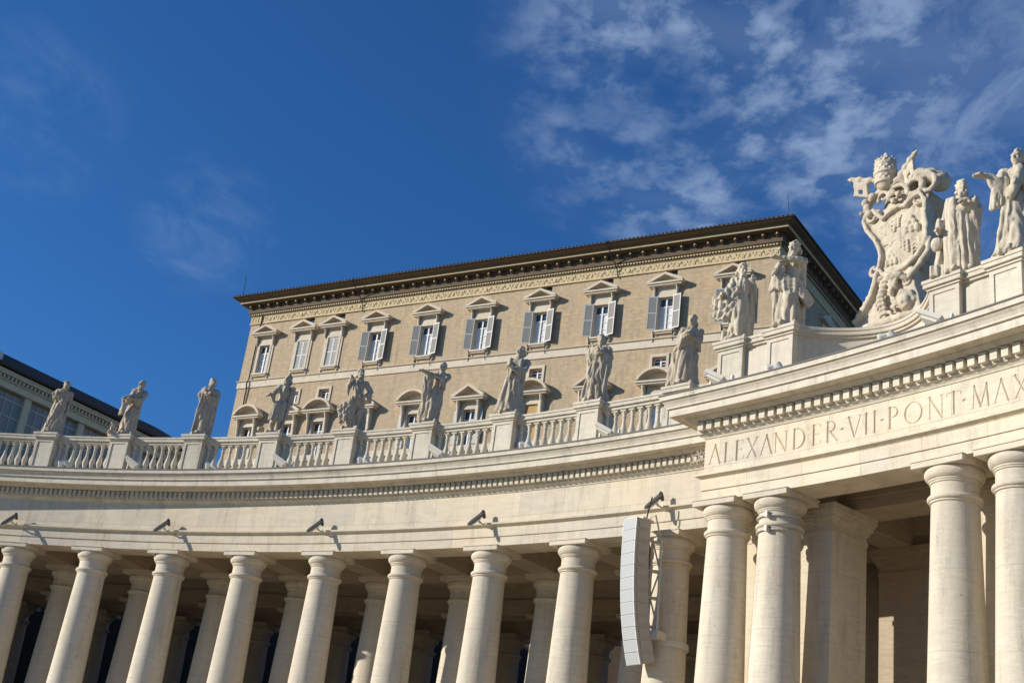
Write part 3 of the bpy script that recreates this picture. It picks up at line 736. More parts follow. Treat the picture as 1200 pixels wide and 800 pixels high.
def console(m, u, z0, z1, out, w_=.13):
    m.tube([(u, -out*.35, z0), (u, -out*.5, z0+(z1-z0)*.3), (u, -out*.6, z0+(z1-z0)*.7), (u, -out*.82, z1-.1)], [w_*.7, w_*.85, w_, w_*1.3], 8)
    m.box(u-w_, u+w_, -out*.4, 0, z0, z1)
def casement(u, z0, z1, parent, ycas=.22, cur=True, w_=OW):
    m = MB(); x0, x1 = u-w_/2, u+w_/2
    m.box(x0, x0+.08, ycas-.05, ycas+.03, z0, z1); m.box(x1-.08, x1, ycas-.05, ycas+.03, z0, z1)
    m.box(x0+.08, x1-.08, ycas-.05, ycas+.03, z0, z0+.1); m.box(x0+.08, x1-.08, ycas-.05, ycas+.03, z1-.1, z1)
    m.box(u-.075, u+.075, ycas-.07, ycas+.03, z0+.1, z1-.1)
    hh = z1-z0; zt = z1-hh*.27
    m.box(x0+.08, x1-.08, ycas-.06, ycas+.025, zt-.05, zt+.05)
    for q in (.36, .66): m.box(x0+.08, x1-.08, ycas-.03, ycas+.02, z0+(zt-z0)*q-.022, z0+(zt-z0)*q+.022)
    pb(m, 'casement', M_CASE, parent)
    m = MB(); m.box(x0, x1, ycas+.035, ycas+.045, z0, z1); pb(m, 'pane', M_GLASS, parent)
    if cur:
        m = MB()
        for (a, b) in ((x0+.1, x0+.1+.36*w_), (x1-.1-.34*w_, x1-.1)):
            n = 10
            pv = [(a+(b-a)*k/n, ycas+.022+.008*(k % 2)) for k in range(n+1)]
            for k in range(n): m.add([(pv[k][0], pv[k][1], z0+.1), (pv[k+1][0], pv[k+1][1], z0+.1), (pv[k+1][0], pv[k+1][1], zt-.05), (pv[k][0], pv[k][1], zt-.05)], [(0, 1, 2, 3)])
        pb(m, 'curtain', M_CURT, parent)
m = MB(); m.box(UL+.6, UR-.6, .72, 1.2, 36, 55.5); pb(m, 'dark_backing', M_DARK)  # solid dark slab behind the panes, standing in for unlit rooms
ALF = radians(16)
for k, u in enumerate(UPW):
    f = MB(); fw_ = .24; z0, z1 = 48.62, 51.9
    for sg in (-1, 1):
        xa, xb = sorted((u+sg*OW/2, u+sg*(OW/2+fw_))); f.box(xa, xb, -.13, 0.0, z0, z1)
        f.box(*sorted((u+sg*(OW/2+fw_+.04), u+sg*(OW/2+fw_+.24))), -.09, 0, 48.2, 52.5)
        console(f, u+sg*(OW/2+fw_+.16), 51.9, 53.0, .5, .10)
    f.box(u-OW/2-fw_, u+OW/2+fw_, -.131, 0, z1, z1+.24)
    f.box(u-OW/2-.2, u+OW/2+.2, -.10, 0, z1+.24, 53.0)
    fo = pb(f, 'window', M_PTR)
    m = MB(); ped_tri(u, 53.26, 54.18, 1.76, .72, m); pb(m, 'pediment', M_PTR, fo)
    m = MB(); m.box(u-OW/2-.34, u+OW/2+.34, -.30, 0, 48.42, 48.61); m.box(u-OW/2-.2, u+OW/2+.2, -.2, 0, 48.27, 48.42)
    for sg in (-1, 1): m.box(u+sg*1.05-.05, u+sg*1.05+.05, -.12, 0, 47.45, 48.27)
    pb(m, 'sill', M_PTR, fo)
    if k in (1, 2):
        for sg in (-1, 1):
            a, b = louvre(OW/2-.01, z0+.03, z1-.02)
            for mm_, nm, mt_ in ((a, 'shutter', M_SHUTW), (b, 'slats', M_SHUT)):
                Mx = Matrix.Translation((u-OW/2 if sg < 0 else u+.01, -.02, 0))
                mm_.v = [tuple(Mx @ Vector(p)) for p in mm_.v]
                oo = pb(mm_, nm, mt_, fo if nm == 'shutter' else fo)
    else:
        casement(u, z0, z1, fo)
        if k > 2:
            for sg in (-1, 1):
                a, b = louvre(.86, z0+.03, z1+.1)
                hx = u+sg*(OW/2+.06)
                Mx = Matrix.Translation((hx, -.18, 0)) @ (Matrix.Rotation(sg*-ALF, 4, 'Z')) @ Matrix.Diagonal((sg, -sg if sg < 0 else 1, 1, 1))
                Mx = Matrix.Translation((hx, -.18, 0)) @ Matrix.Rotation(-sg*ALF, 4, 'Z') @ Matrix.Diagonal((sg, 1, 1, 1))
                for mm_, nm, mt_ in ((a, 'shutter', M_SHUTW if sg > 0 else M_SHUT), (b, 'slats', M_SLAT)):
                    mm_.v = [tuple(Mx @ Vector(p)) for p in mm_.v]; pb(mm_, nm, mt_, fo)
                rod((u+sg*.95, -.1, 47.5), (u+sg*.95, -.32, 48.55), .035, 'iron_bracket', M_IRON, fo)
for k, u in enumerate(LOW):
    f = MB(); z1 = 42.42; fw_ = .26
    for sg in (-1, 1):
        xa, xb = sorted((u+sg*OW/2, u+sg*(OW/2+fw_))); f.box(xa, xb, -.16, 0, 38.9, z1)
        console(f, u+sg*(OW/2+fw_+.18), 41.2, 43.25, .6, .15)
    f.box(u-OW/2-fw_, u+OW/2+fw_, -.162, 0, z1, z1+.26); f.box(u-OW/2-.2, u+OW/2+.2, -.12, 0, z1+.26, 43.25)
    fo = pb(f, 'window', M_PTR)
    m = MB(); (ped_seg if SEG[k] else ped_tri)(u, 43.55, 44.8, 1.85, .85, m); pb(m, 'pediment', M_PTR, fo)
    if k == 6:
        m = MB(); m.box(u-OW/2, u+OW/2, .02, .08, 38.9, z1); pb(m, 'board', mat('ochre_board', (.5, .33, .14)), fo)
    else: casement(u, 38.9, z1, fo, .3, k % 2 == 0)
    if k in (4, 5):
        for sg in (-1, 1):
            m = MB(); m.box(*sorted((u+sg*.75, u+sg*1.6)), -.2, -.14, 38.9, 42.3); pb(m, 'shutter', M_SLAT, fo)
    if k in SQ:
        f = MB()
        for (a, b, c_, d_) in ((-.94, -.68, 44.62, 46.34), (.68, .94, 44.62, 46.34), (-.68, .68, 46.05, 46.34), (-.68, .68, 44.62, 44.85)): f.box(u+a, u+b, -.09, 0, c_, d_)
        fo = pb(f, 'small_window', M_PTR)
        casement(u, 44.85, 46.05, fo, .4, False, 1.36)
for k in VENT:
    m = MB(); m.box(UPW[k]+.25-.02, UPW[k]+.9, .25, .3, 53.95, 54.66); pb(m, 'vent_pane', M_GLASS)
for v in [5.4+6.5*k for k in range(6)]:
    m = MB(); Mx = Ms
    m.box(v-.95, v-.7, .0, .15, 48.6, 52.1); m.box(v+.7, v+.95, .0, .15, 48.6, 52.1); m.box(v-.95, v+.95, 0, .14, 52.1, 53.0); m.box(v-1.7, v+1.7, 0, .5, 53.1, 53.4); m.prism([(v-1.7, 53.41), (v+1.7, 53.41), (v, 54.15)], 0, .5); m.box(v-1.1, v+1.1, 0, .28, 48.35, 48.6)
    m.v = [tuple(Ms @ Vector(p)) for p in m.v]; fo = pb(m, 'window', M_PTR)
    m = MB(); m.box(v-.7, v+.7, -.45, -.4, 48.6, 51.9); m.v = [tuple(Ms @ Vector(p)) for p in m.v]; pb(m, 'pane', M_GLASS, fo)

# ------------------------------------------------------------------ glazed wing at the left
WBz = radians(125.15); W0 = Vector((91.45197, -14.06899)); tw = Vector((sin(WBz), cos(WBz))); nw = Vector((-tw.y, tw.x))  # nw: away from the viewer
if nw.y < 0: nw = -nw
WM = Matrix(((tw.x, nw.x, 0, W0.x+nw.x*.5), (tw.y, nw.y, 0, W0.y+nw.y*.5), (0, 0, 1, 0), (0, 0, 0, 1)))
M_WCR = stone('yellow_cornice_plaster', (0.78, 0.68, 0.45), (0.68, 0.58, 0.38), (0.72, 0.62, 0.42))
wing = empty('glazed_wing', (wm_x := (WM @ Vector((0, 0, 0)))).to_tuple(), 0, 'glazed loggia wing with a dark roof, left of the palace behind the balustrade', 'wing')
def wb(m, name, mt, parent=wing): m.v = [tuple(WM @ Vector(p)) for p in m.v]; return m.build(name, mt, parent)
WX0, WX1 = -34, 13.5
m = MB(); m.box(WX0, WX1, .5, 14, 0, 28.6); m.box(WX0, WX1, .5, 14, 28.61, 29.8); wb(m, 'wall', M_PAL)
m = MB()
for (o, z0, z1) in ((.12, 28.62, 28.78), (.02, 28.78, 29.12), (.2, 29.12, 29.2), (.42, 29.46, 29.62), (.5, 29.62, 29.74)): m.box(WX0-.1, WX1+o, -o+.001, .5, z0+.001, z1)
wb(m, 'cornice', M_WCR)
m = MB()
for u in along(WX0, WX1, .34): m.box(u-.09, u+.09, -.28, .4, 29.21, 29.45)
wb(m, 'dentil_course', M_PTR)
m = MB()
for k in range(12):
    u = -34.0+k*5.62*.75+.0
    u = -4.45-5.0*6+5.0*k
    if WX0 < u < WX1: m.box(u-.28, u+.28, .1, .5, 14, 28.62)
wb(m, 'pilaster_row', M_WCR)
for k in range(-6, 4):
    u0_ = -4.45+5.0*k+.28; u1_ = u0_+4.44
    if u1_ > WX1 or u0_ < WX0: continue
    m = MB(); m.box(u0_, u1_, .34, .45, 14, 28.5); g_ = wb(m, 'glazing', M_GLAZE)
    m = MB()
    for q in range(1, 6): m.box(u0_+(u1_-u0_)*q/6-.035, u0_+(u1_-u0_)*q/6+.035, .28, .34, 14, 28.5)
    for z in (16, 18, 20, 22, 24.4, 25.2, 26.9, 28.0): m.box(u0_, u1_, .275, .335, z-.05, z+.05)
    wb(m, 'mullions', M_SLAT, g_)
m = MB(); m.add([(WX0, -.75, 29.82), (WX1+.5, -.75, 29.82), (WX1+.5, -.75, 29.95), (WX0, -.75, 29.95), (WX0, 7, 33.6), (WX1+.5, 7, 33.6), (WX0, 15, 29.95), (WX1+.5, 15, 29.95), (WX0, 15, 29.8), (WX1+.5, 15, 29.8)],
      [(0, 1, 9, 8), (0, 3, 2, 1), (3, 4, 5, 2), (4, 6, 7, 5), (6, 8, 9, 7), (1, 2, 5, 7, 9), (0, 8, 6, 4, 3)])
wr = wb(m, 'roof', M_TILE)
m = MB(); m.box(WX0, -6.9, .9, 1.6, 30.6, 31.25); wb(m, 'skylight', M_WMET, wr)

# dim buildings behind the colonnade, seen between the far columns
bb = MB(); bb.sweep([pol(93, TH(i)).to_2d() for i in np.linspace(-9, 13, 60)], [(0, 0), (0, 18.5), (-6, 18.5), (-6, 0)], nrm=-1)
lowb = bb.build('low_building', stone('shade_toned_wall', (.075, .048, .03), (.045, .03, .018), (.06, .04, .024)))  # wall coloured very dark so sunlit patches read as shade
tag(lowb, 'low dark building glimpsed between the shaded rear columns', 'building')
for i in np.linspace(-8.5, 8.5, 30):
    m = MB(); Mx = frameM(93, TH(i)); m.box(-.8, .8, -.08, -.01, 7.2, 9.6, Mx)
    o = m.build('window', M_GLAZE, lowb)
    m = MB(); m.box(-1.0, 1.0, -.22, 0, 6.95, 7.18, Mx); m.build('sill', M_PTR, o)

# ------------------------------------------------------------------ carved figures
def sculpt(mb, name, mt, voxel, smooth_it=2, fold=0.02, fs=(6.5, 6.5, .9), seed=0, zfold=None):
    """one continuous surface out of overlapping closed shapes, then cloth-like carving along the normals"""
    me = bpy.data.meshes.new('tmp'); me.from_pydata(mb.v, [], mb.f)
    bm = bmesh.new(); bm.from_mesh(me); bmesh.ops.recalc_face_normals(bm, faces=bm.faces); bm.to_mesh(me); bm.free()
    o = bpy.data.objects.new('tmp', me); COL.objects.link(o)
    r = o.modifiers.new('r', 'REMESH'); r.mode = 'VOXEL'; r.voxel_size = voxel
    if smooth_it:
        sm = o.modifiers.new('s', 'SMOOTH'); sm.iterations = smooth_it; sm.factor = .5
    dg = bpy.context.evaluated_depsgraph_get(); me2 = bpy.data.meshes.new_from_object(o.evaluated_get(dg)); me2.name = name
    bpy.data.objects.remove(o); bpy.data.meshes.remove(me)
    n = len(me2.vertices); co = np.zeros(n*3); me2.vertices.foreach_get('co', co); co = co.reshape(-1, 3)
    nr = np.zeros(n*3); me2.vertices.foreach_get('normal', nr); nr = nr.reshape(-1, 3)
    if fold:
        d = np.zeros(n)
        for k in range(n):
            x, y, z = co[k]
            if zfold and z > zfold:
                d[k] = .25*fold*noise.noise(Vector((x*9+seed, y*9, z*9))); continue
            wx = noise.noise(Vector((x*1.6+seed, y*1.6, z*1.1)))*1.1
            v = noise.noise(Vector((x*fs[0]+wx+seed, y*fs[1]+wx, z*fs[2])))
            d[k] = fold*(1-2.6*abs(v)) + .14*fold*noise.noise(Vector((x*14, y*14+seed, z*9)))
        co = co+nr*d[:, None]
        me2.vertices.foreach_set('co', co.ravel())
    for p in me2.polygons: p.use_smooth = True
    me2.materials.clear(); me2.materials.append(mt); me2.update()
    return me2
V = Vector
def robe(m, secs, k=10, ph=0.0, n=56):
    """secs: (x, y, z, rx, ry, fold amplitude)"""
    vs = []; fs = []
    # resample
    zs = [s_[2] for s_ in secs]; S = []
    N_ = 34
    for j in range(N_):
        z = zs[0]+(zs[-1]-zs[0])*j/(N_-1)
        S.append([float(np.interp(z, zs, [s_[q] for s_ in secs])) for q in range(6)])
    for (x, y, z, rx, ry, a) in S:
        for t in range(n):
            p = 2*pi*t/n; tw_ = ph+z*.55
            f = 1+a*(abs(sin((k*p)/2+tw_+.8*sin(2*p+ph)))*2-1)+.45*a*sin(3*p-ph+z*1.3)
            vs.append((x+rx*f*cos(p), y+ry*f*sin(p), z))
    for j in range(N_-1):
        for t in range(n): t2 = (t+1) % n; fs.append((j*n+t, j*n+t2, (j+1)*n+t2, (j+1)*n+t))
    fs.append(tuple(range(n-1, -1, -1))); fs.append(tuple((N_-1)*n+t for t in range(n)))
    m.add(vs, fs)
def drape(m, A0, A1, B0, B1, n=5, r=.045, sag=.12, out=.0):
    for k in range(n):
        f = k/max(1, n-1); a = V(A0).lerp(V(A1), f); b = V(B0).lerp(V(B1), f); p = []
        for j in range(7):
            q = j/6; c = a.lerp(b, q); c.z -= sag*4*q*(1-q); c.y -= out*4*q*(1-q); p.append(c)
        rr = r*(1.15 if k % 2 else .8)
        m.tube(p, [rr*(.8+.5*sin(pi*(j/6))) for j in range(7)], 8)
        if k: # web between ridges
            pm = [p[j].lerp(prev[j], .5)+V((0, r*.5, 0)) for j in range(7)]
            m.tube(pm, [r*.75]*7, 6)
        prev = p
def hand(m, w_, d, s_=1.0, spread=.028):
    """palm and five bent fingers growing from the wrist w_ along d"""
    w_ = V(w_); d = V(d).normalized(); side = d.cross(V((0, 0, 1)));
    if side.length < .2: side = d.cross(V((0, 1, 0)))
    side.normalize(); nn = side.cross(d)
    m.ell(w_+d*.07*s_, (.062*s_, .062*s_, .062*s_), 8, 6)
    for k, ln in enumerate((.115, .13, .12, .095)):
        o = side*((k-1.5)*spread*s_); a = w_+d*.10*s_+o
        m.tube([a, a+d*ln*.55*s_, a+(d*.95-nn*.35).normalized()*ln*s_], [.019*s_, .017*s_, .013*s_], 6)
    a = w_+d*.05*s_-side*.05*s_
    m.tube([a, a+(d*.6-side*.7).normalized()*.07*s_, a+(d-side*.3).normalized()*.12*s_], [.024*s_, .02*s_, .015*s_], 6)
def headm(m, c, yaw, pitch=0., beard=True, hair=1, mitre=False, s_=1.0):
    """yaw: 0 faces -Y, positive turns to the picture's left"""
    M_ = Matrix.Translation(c) @ Matrix.Rotation(-yaw, 4, 'Z') @ Matrix.Rotation(pitch, 4, 'X') @ Matrix.Scale(s_, 4)
    m.ell((0, .02, .03), (.125, .15, .165), 14, 10, M_)
    m.ell((0, -.045, -.06), (.095, .10, .12), 12, 8, M_)
    m.tube([(0, -.135, .035), (0, -.165, -.02), (0, -.155, -.045)], [.014, .022, .026], 6, M_)
    m.tube([(-.075, -.118, .05), (0, -.138, .06), (.075, -.118, .05)], [.018, .022, .018], 6, M_)
    for sg in (-1, 1):
        m.ell((sg*.045, -.125, .022), (.02, .014, .012), 6, 4, M_); m.ell((sg*.126, .01, .0), (.018, .03, .045), 6, 4, M_)
        m.ell((sg*.06, -.10, -.035), (.035, .035, .035), 6, 4, M_)
    m.tube([(-.035, -.135, -.085), (0, -.148, -.082), (.035, -.135, -.085)], .013, 6, M_)
    rnd = random.Random(int(abs(c[0]*100))+int(yaw*10)+5)
    if hair:
        for k in range(22*hair):
            a = rnd.uniform(0, 2*pi); e = rnd.uniform(.0, 1.3); 
            p = V((.13*cos(a)*cos(e), .03+.15*sin(a)*cos(e), .04+.165*sin(e)))
            if p.y < -.06 and p.z < .12: continue
            m.ell(p, (.042, .042, .035), 6, 4, M_)
        for k in range(10*hair):
            a = rnd.uniform(.1, pi-.1); m.ell((.13*cos(a), .05+.13*sin(a), rnd.uniform(-.15, .03)), (.04, .04, .05), 6, 4, M_)
    if beard:
        for k in range(16):
            m.ell((rnd.uniform(-.075, .075), rnd.uniform(-.135, -.09), rnd.uniform(-.24, -.11)), (.032, .032, .05), 6, 4, M_)
        m.ell((0, -.09, -.15), (.07, .05, .10), 8, 6, M_)
    if mitre:
        m.prism([(-.14, .08), (.14, .08), (.15, .22), (0, .46), (-.15, .22)], -.10, .14, M_)
def arm(m, sh, el, ha, sleeve=True, r=(.115, .085, .05), fwd=None):
    sh, el, ha = V(sh), V(el), V(ha)
    m.tube([sh, sh.lerp(el, .5), el, el.lerp(ha, .5), ha], [r[0], r[0]*.95, r[1], r[1]*.85, r[2]], 10)
    if sleeve:
        for k in range(3):
            c = el.lerp(ha, .15+.2*k); m.tube([c+V((0, 0, .02)), c+V((.02, .01, -.13-.05*(2-k))), c+V((.05, .02, -.25-.08*(2-k)))], [.075, .055, .035], 7)
    d = (ha-el).normalized() if fwd is None else V(fwd)
    hand(m, ha, d)
def figure(lean=0., hipx=0., yaw=0., hpitch=0., beard=True, hair=1, L=None, Rr=None, wid=1.0, k=10, ph=0., knee=(-.12, -.22), amp=.13, bottom=(.46, .40), extra=None, legs=False, sleeve=True, mitre=False, hx=None):
    """stands at z=0; the torso top is shifted by lean; L/Rr: (elbow, hand) for the picture's left/right arm"""
    m = MB(); b = lean
    m.box(-.42, .42, -.38, .38, 0, .10)
    if not legs:
        robe(m, [(0-.0, 0, .06, bottom[0]*wid, bottom[1], amp*.9), (.2*hipx, 0, .5, .38*wid, .35, amp), (.6*hipx, 0, 1.0, .335*wid, .30, amp*.85), (hipx, 0, 1.42, .315*wid, .27, amp*.7),
                 (hipx*.7+b*.35, 0, 1.70, .265*wid, .225, amp*.5), (b*.75, 0, 2.02, .31*wid, .235, amp*.35), (b, 0, 2.22, .30*wid, .19, amp*.25), (b, 0, 2.34, .16*wid, .13, 0)], k, ph)
        m.tube([(hipx, -.06, 1.4), (knee[0]+hipx*.5, knee[1], .85), (knee[0]*1.1, knee[1]+.12, .15)], [.20, .16, .12], 10)
    else:
        m.tube([(hipx-.13, 0, 1.38), (hipx-.17, -.09, .78), (-.20, .0, .16)], [.19, .125, .075], 12); m.tube([(hipx+.13, 0, 1.38), (hipx+.17, -.02, .78), (.20, .05, .16)], [.19, .125, .075], 12)
        for sx in (-.2, .2): m.tube([(sx, .08, .14), (sx-.02, -.2, .13)], [.075, .06], 8)
        m.tube([(hipx, 0, 1.35), (hipx*.7+b*.35, 0, 1.68), (b*.75, -.01, 2.02), (b, 0, 2.22)], [.25, .21, .27, .24], 14, sq=(1, .8))
    for sg in (-1, 1): m.ell((b+sg*.27*wid, 0, 2.22), (.15, .15, .14), 10, 7)
    m.ell((b, -.08, 2.1), (.25*wid, .15, .17), 12, 8)
    for sx in (-.16, .17): m.tube([(sx, -.25, .13), (sx*1.2, -.43, .12)], [.08, .06], 8)
    hxx = b if hx is None else hx
    m.tube([(b, 0, 2.26), (hxx, -.02, 2.5)], [.115, .095], 10)
    headm(m, (hxx, -.03, 2.62), yaw, hpitch, beard, hair, mitre, 1.2)
    if L: arm(m, (b-.27*wid, -.02, 2.20), L[0], L[1], sleeve, fwd=L[2] if len(L) > 2 else None)
    if Rr: arm(m, (b+.27*wid, -.02, 2.20), Rr[0], Rr[1], sleeve, fwd=Rr[2] if len(Rr) > 2 else None)
    if extra: extra(m)
    return m
SCL = {0: .99, 6: 1.08, 9.5: 1.13, 11.09: 1.10, 11.54: 1.19}
def place_statue(i, r, m, label, mt, voxel=.023, fold=.034, seed=0, group='saint statues along the balustrade', parts=()):
    p = pol(r, TH(i), 18.665)
    az = atan2(p.x-CAM.x, p.y-CAM.y)
    o = link('statue', sculpt(m, 'statue', mt, voxel, 1, fold, seed=seed, zfold=2.42), None, p, -az)
    tag(o, label, 'statue', group)
    o.scale = [SCL.get(i, 1.035)]*3
    for nm, mb in parts: link(nm, mb.mesh(nm, mt, True), o, local=True)
    return o
def x0_(m):
    drape(m, (-.28, -.18, 2.1), (-.05, -.26, 2.15), (.30, -.24, 1.3), (.22, -.30, 1.55), 5, .045, .1, .1)
    drape(m, (.30, -.05, 1.75), (.36, .05, 1.7), (.40, -.1, .25), (.30, .15, .2), 4, .06, .0)
    drape(m, (-.05, -.3, 1.5), (.25, -.28, 1.45), (-.48, -.15, .12), (-.10, -.38, .15), 6, .05, .0, .03)
place_statue(0, R, figure(lean=.08, hipx=-.0, yaw=.2, beard=False, L=((-.40, -.12, 2.02), (-.12, -.32, 2.20)), Rr=((.42, -.05, 1.78), (.38, -.12, 1.42), (0, -.2, -1)), bottom=(.46, .38), knee=(.14, -.2), extra=x0_, ph=.4),
             'leftmost statue, grey and robed, one elbow raised with its hand at the chest', M_STA, seed=1)
def x1_(m):
    drape(m, (-.32, -.3, 1.66), (-.5, -.25, 1.62), (-.52, -.15, .95), (-.36, -.3, 1.0), 5, .06, -.05)
    drape(m, (.28, -.1, 2.2), (.1, -.24, 2.2), (-.30, -.30, 1.45), (-.40, -.3, 1.65), 5, .05, .1, .08)
    m.ell((-.62, -.1, .28), (.16, .12, .18), 8, 6); m.tube([(-.62, -.1, .4), (-.74, -.12, .5)], [.07, .05], 6); m.box(-.8, -.42, -.25, .1, 0, .12)
o1 = place_statue(1, R, figure(lean=.16, hipx=.05, yaw=.75, beard=True, hair=0, L=((-.18, -.34, 1.88), (-.44, -.42, 1.72)), Rr=((.30, -.30, 1.80), (-.20, -.46, 1.70)), bottom=(.34, .34), wid=.88, extra=x1_, ph=1.4, knee=(-.1, -.22)),
             'statue leaning forward with both arms holding a bundle of cloth at its left hip', M_STA, seed=2)
def x2_(m):
    drape(m, (-.34, -.1, 2.2), (-.22, -.2, 2.2), (.30, -.28, 1.55), (.32, -.2, 1.7), 5, .045, .1, .08)
    drape(m, (-.3, -.26, 1.75), (.28, -.26, 1.7), (-.42, -.22, .15), (.32, -.3, .12), 8, .05, .0)
    drape(m, (.34, -.05, 2.15), (.38, .08, 2.1), (.42, -.05, .3), (.34, .15, .3), 4, .055, .0)
place_statue(2, R, figure(lean=.04, yaw=-.1, beard=True, L=((-.42, -.12, 1.92), (-.06, -.34, 2.0)), Rr=((.42, -.12, 1.85), (.02, -.36, 1.86)), bottom=(.42, .36), extra=x2_, ph=.2, wid=.98),
             'bearded statue standing alone against the sky with both arms folded on its chest', M_STA, seed=3)
def x3_(m):
    drape(m, (.28, -.1, 2.28), (.42, .05, 2.2), (.32, -.05, .95), (.20, .1, 1.0), 5, .065, .0)
    drape(m, (-.25, -.22, 1.5), (.2, -.25, 1.5), (-.38, -.2, .65), (.18, -.28, .62), 7, .05, .0)
    m.ell((-.62, -.05, .16), (.16, .16, .13), 8, 6); m.tube([(.40, -.18, 2.2), (.22, -.2, .2)], [.045, .035], 8)
place_statue(3, R, figure(lean=.10, hipx=-.02, yaw=.6, beard=True, legs=True, L=((-.32, -.22, 1.88), (-.55, -.32, 1.72)), Rr=((.42, -.15, 1.85), (.38, -.22, 2.05), (0, -.2, 1)), extra=x3_, hpitch=-.1),
             'bare-legged statue in a short tunic, arm held out left, beside an arched palace window', M_STA, seed=4, parts=())
def x4_(m):
    drape(m, (-.05, -.26, 1.6), (.25, -.2, 1.55), (-.72, -.05, .95), (-.50, -.1, .2), 7, .055, .05)
    drape(m, (-.3, -.2, 2.0), (-.1, -.25, 2.1), (.3, -.25, 1.4), (.28, -.2, 1.6), 5, .05, .1, .05)
    m.tube([(.42, .12, 0), (.44, .12, .6), (.40, .14, 1.1)], [.14, .11, .10], 9)
place_statue(4, R, figure(lean=.0, hipx=.06, yaw=-.35, beard=True, hpitch=-.1, L=((-.42, -.12, 1.92), (-.38, -.26, 2.22), (0, -.2, 1)), Rr=((.58, -.05, 1.88), (.34, -.22, 1.62)), legs=True, extra=x4_, ph=2),
             'striding statue with a hand on its hip, cloak flaring beside a tree stump', M_STA, seed=5)
def x5_(m):
    drape(m, (-.45, -.32, 2.1), (-.20, -.3, 2.05), (-.42, -.2, .95), (-.15, -.26, 1.0), 5, .05, .0)
    drape(m, (-.3, -.2, 1.55), (.25, -.22, 1.45), (-.52, -.1, .12), (.05, -.3, .12), 7, .05, .0)
    drape(m, (.33, .0, 2.2), (.28, .12, 2.2), (.36, .05, .3), (.25, .18, .3), 4, .05, .0, -.05)
place_statue(5, R, figure(lean=.22, hipx=.06, yaw=.7, beard=False, hair=0, L=((-.12, -.34, 2.04), (-.52, -.42, 2.16), (-1, -.3, .1)), Rr=((.40, -.25, 1.95), (.02, -.42, 1.98)), bottom=(.33, .33), wid=.85, extra=x5_, ph=.7),
             'statue in profile with an arm stretched out to the left and cloth hanging below it', M_STA, seed=6)
def x6_(m):
    drape(m, (.34, .0, 2.24), (.2, -.18, 2.26), (.26, -.1, .35), (.0, -.3, .2), 6, .07, .0, .03)
    drape(m, (-.2, -.28, 1.7), (.1, -.3, 1.6), (-.56, -.15, .12), (-.2, -.35, .12), 6, .055, .0)
place_statue(6, R, figure(lean=.10, hipx=.0, yaw=.75, beard=True, L=((-.30, -.3, 1.84), (-.08, -.42, 1.72)), Rr=((.34, -.28, 1.78), (-.16, -.44, 1.82)), bottom=(.50, .40), extra=x6_, ph=1.1, wid=1.05),
             'long-bearded statue turned left with crossed arms and a heavy cloak falling behind it', M_STA, seed=7, voxel=.025)
def x7_(m):
    drape(m, (-.38, -.1, 2.15), (-.1, -.28, 2.2), (.36, -.22, 1.5), (.34, -.15, 1.8), 6, .05, .14, .08)
    drape(m, (-.26, -.26, 1.6), (.30, -.26, 1.6), (-.50, -.2, .12), (.26, -.32, .12), 8, .05, .0)
    drape(m, (.42, -.02, 2.0), (.40, .1, 1.9), (.38, -.1, 1.2), (.32, .1, 1.1), 3, .07, .0)
    m.box(-.16, .14, -.42, -.34, 1.92, 2.12)
place_statue(7, R, figure(lean=.02, yaw=.05, beard=False, L=((-.46, -.08, 1.90), (-.08, -.36, 1.92)), Rr=((.46, -.08, 1.88), (.08, -.38, 1.98)), bottom=(.46, .38), extra=x7_, ph=2.6, wid=1.08),
             'frontal robed statue clasping a book to its chest below an open-shuttered window', M_STA, seed=8, voxel=.026)
def x8_(m):
    drape(m, (.34, .0, 2.26), (.12, -.2, 2.26), (-.42, -.25, 1.35), (-.30, -.32, 1.75), 7, .06, .16, .1)
    drape(m, (-.40, -.2, 1.5), (-.1, -.3, 1.3), (-.62, -.1, .1), (-.22, -.36, .1), 6, .055, .0)
    drape(m, (.05, -.3, 1.2), (.36, -.1, 1.3), (.0, -.36, .12), (.38, -.15, .12), 5, .05, .0)
place_statue(8, R, figure(lean=.12, hipx=.02, yaw=.45, beard=False, L=((-.30, -.22, 1.84), (-.14, -.38, 1.92)), Rr=((.44, -.1, 1.84), (.10, -.38, 1.86)), bottom=(.48, .40), extra=x8_, ph=.9),
             'curly-haired statue wrapped in a sweeping cloak just left of the pavilion cornice', M_STA, seed=9, voxel=.026)
def x9_(m):
    for q in range(3):
        drape(m, (-.20, -.2, 1.95-q*.28), (-.1, -.25, 1.8-q*.28), (-.86-.02*q, -.1, 1.55-q*.3), (-.62, -.2, 1.25-q*.25), 4, .06, .10)
    drape(m, (-.85, -.1, 1.5), (-.62, -.2, 1.3), (-.62, -.05, .85), (-.5, -.15, .95), 4, .07, .0)
    drape(m, (.32, 0, 2.2), (.36, .1, 2.1), (.30, -.1, .3), (.40, .1, .3), 4, .06, .0)
    drape(m, (-.1, -.3, 1.4), (.28, -.22, 1.4), (-.0, -.3, .15), (.36, -.2, .15), 5, .05, .0)
    m.box(-.52, -.30, -.1, .12, 0, .42)
place_statue(9, RP, figure(lean=.02, hipx=-.02, yaw=-.5, hpitch=.25, beard=True, L=((-.36, -.2, 1.86), (-.58, -.3, 1.62)), Rr=((.44, .0, 1.90), (.36, -.12, 2.2), (0, 0, 1)), bottom=(.30, .32), wid=.88, extra=x9_, ph=.3),
             'statue with drapery billowing far out to the left at the left end of the pavilion', M_STL, seed=10, voxel=.023, group='statues on the pavilion')
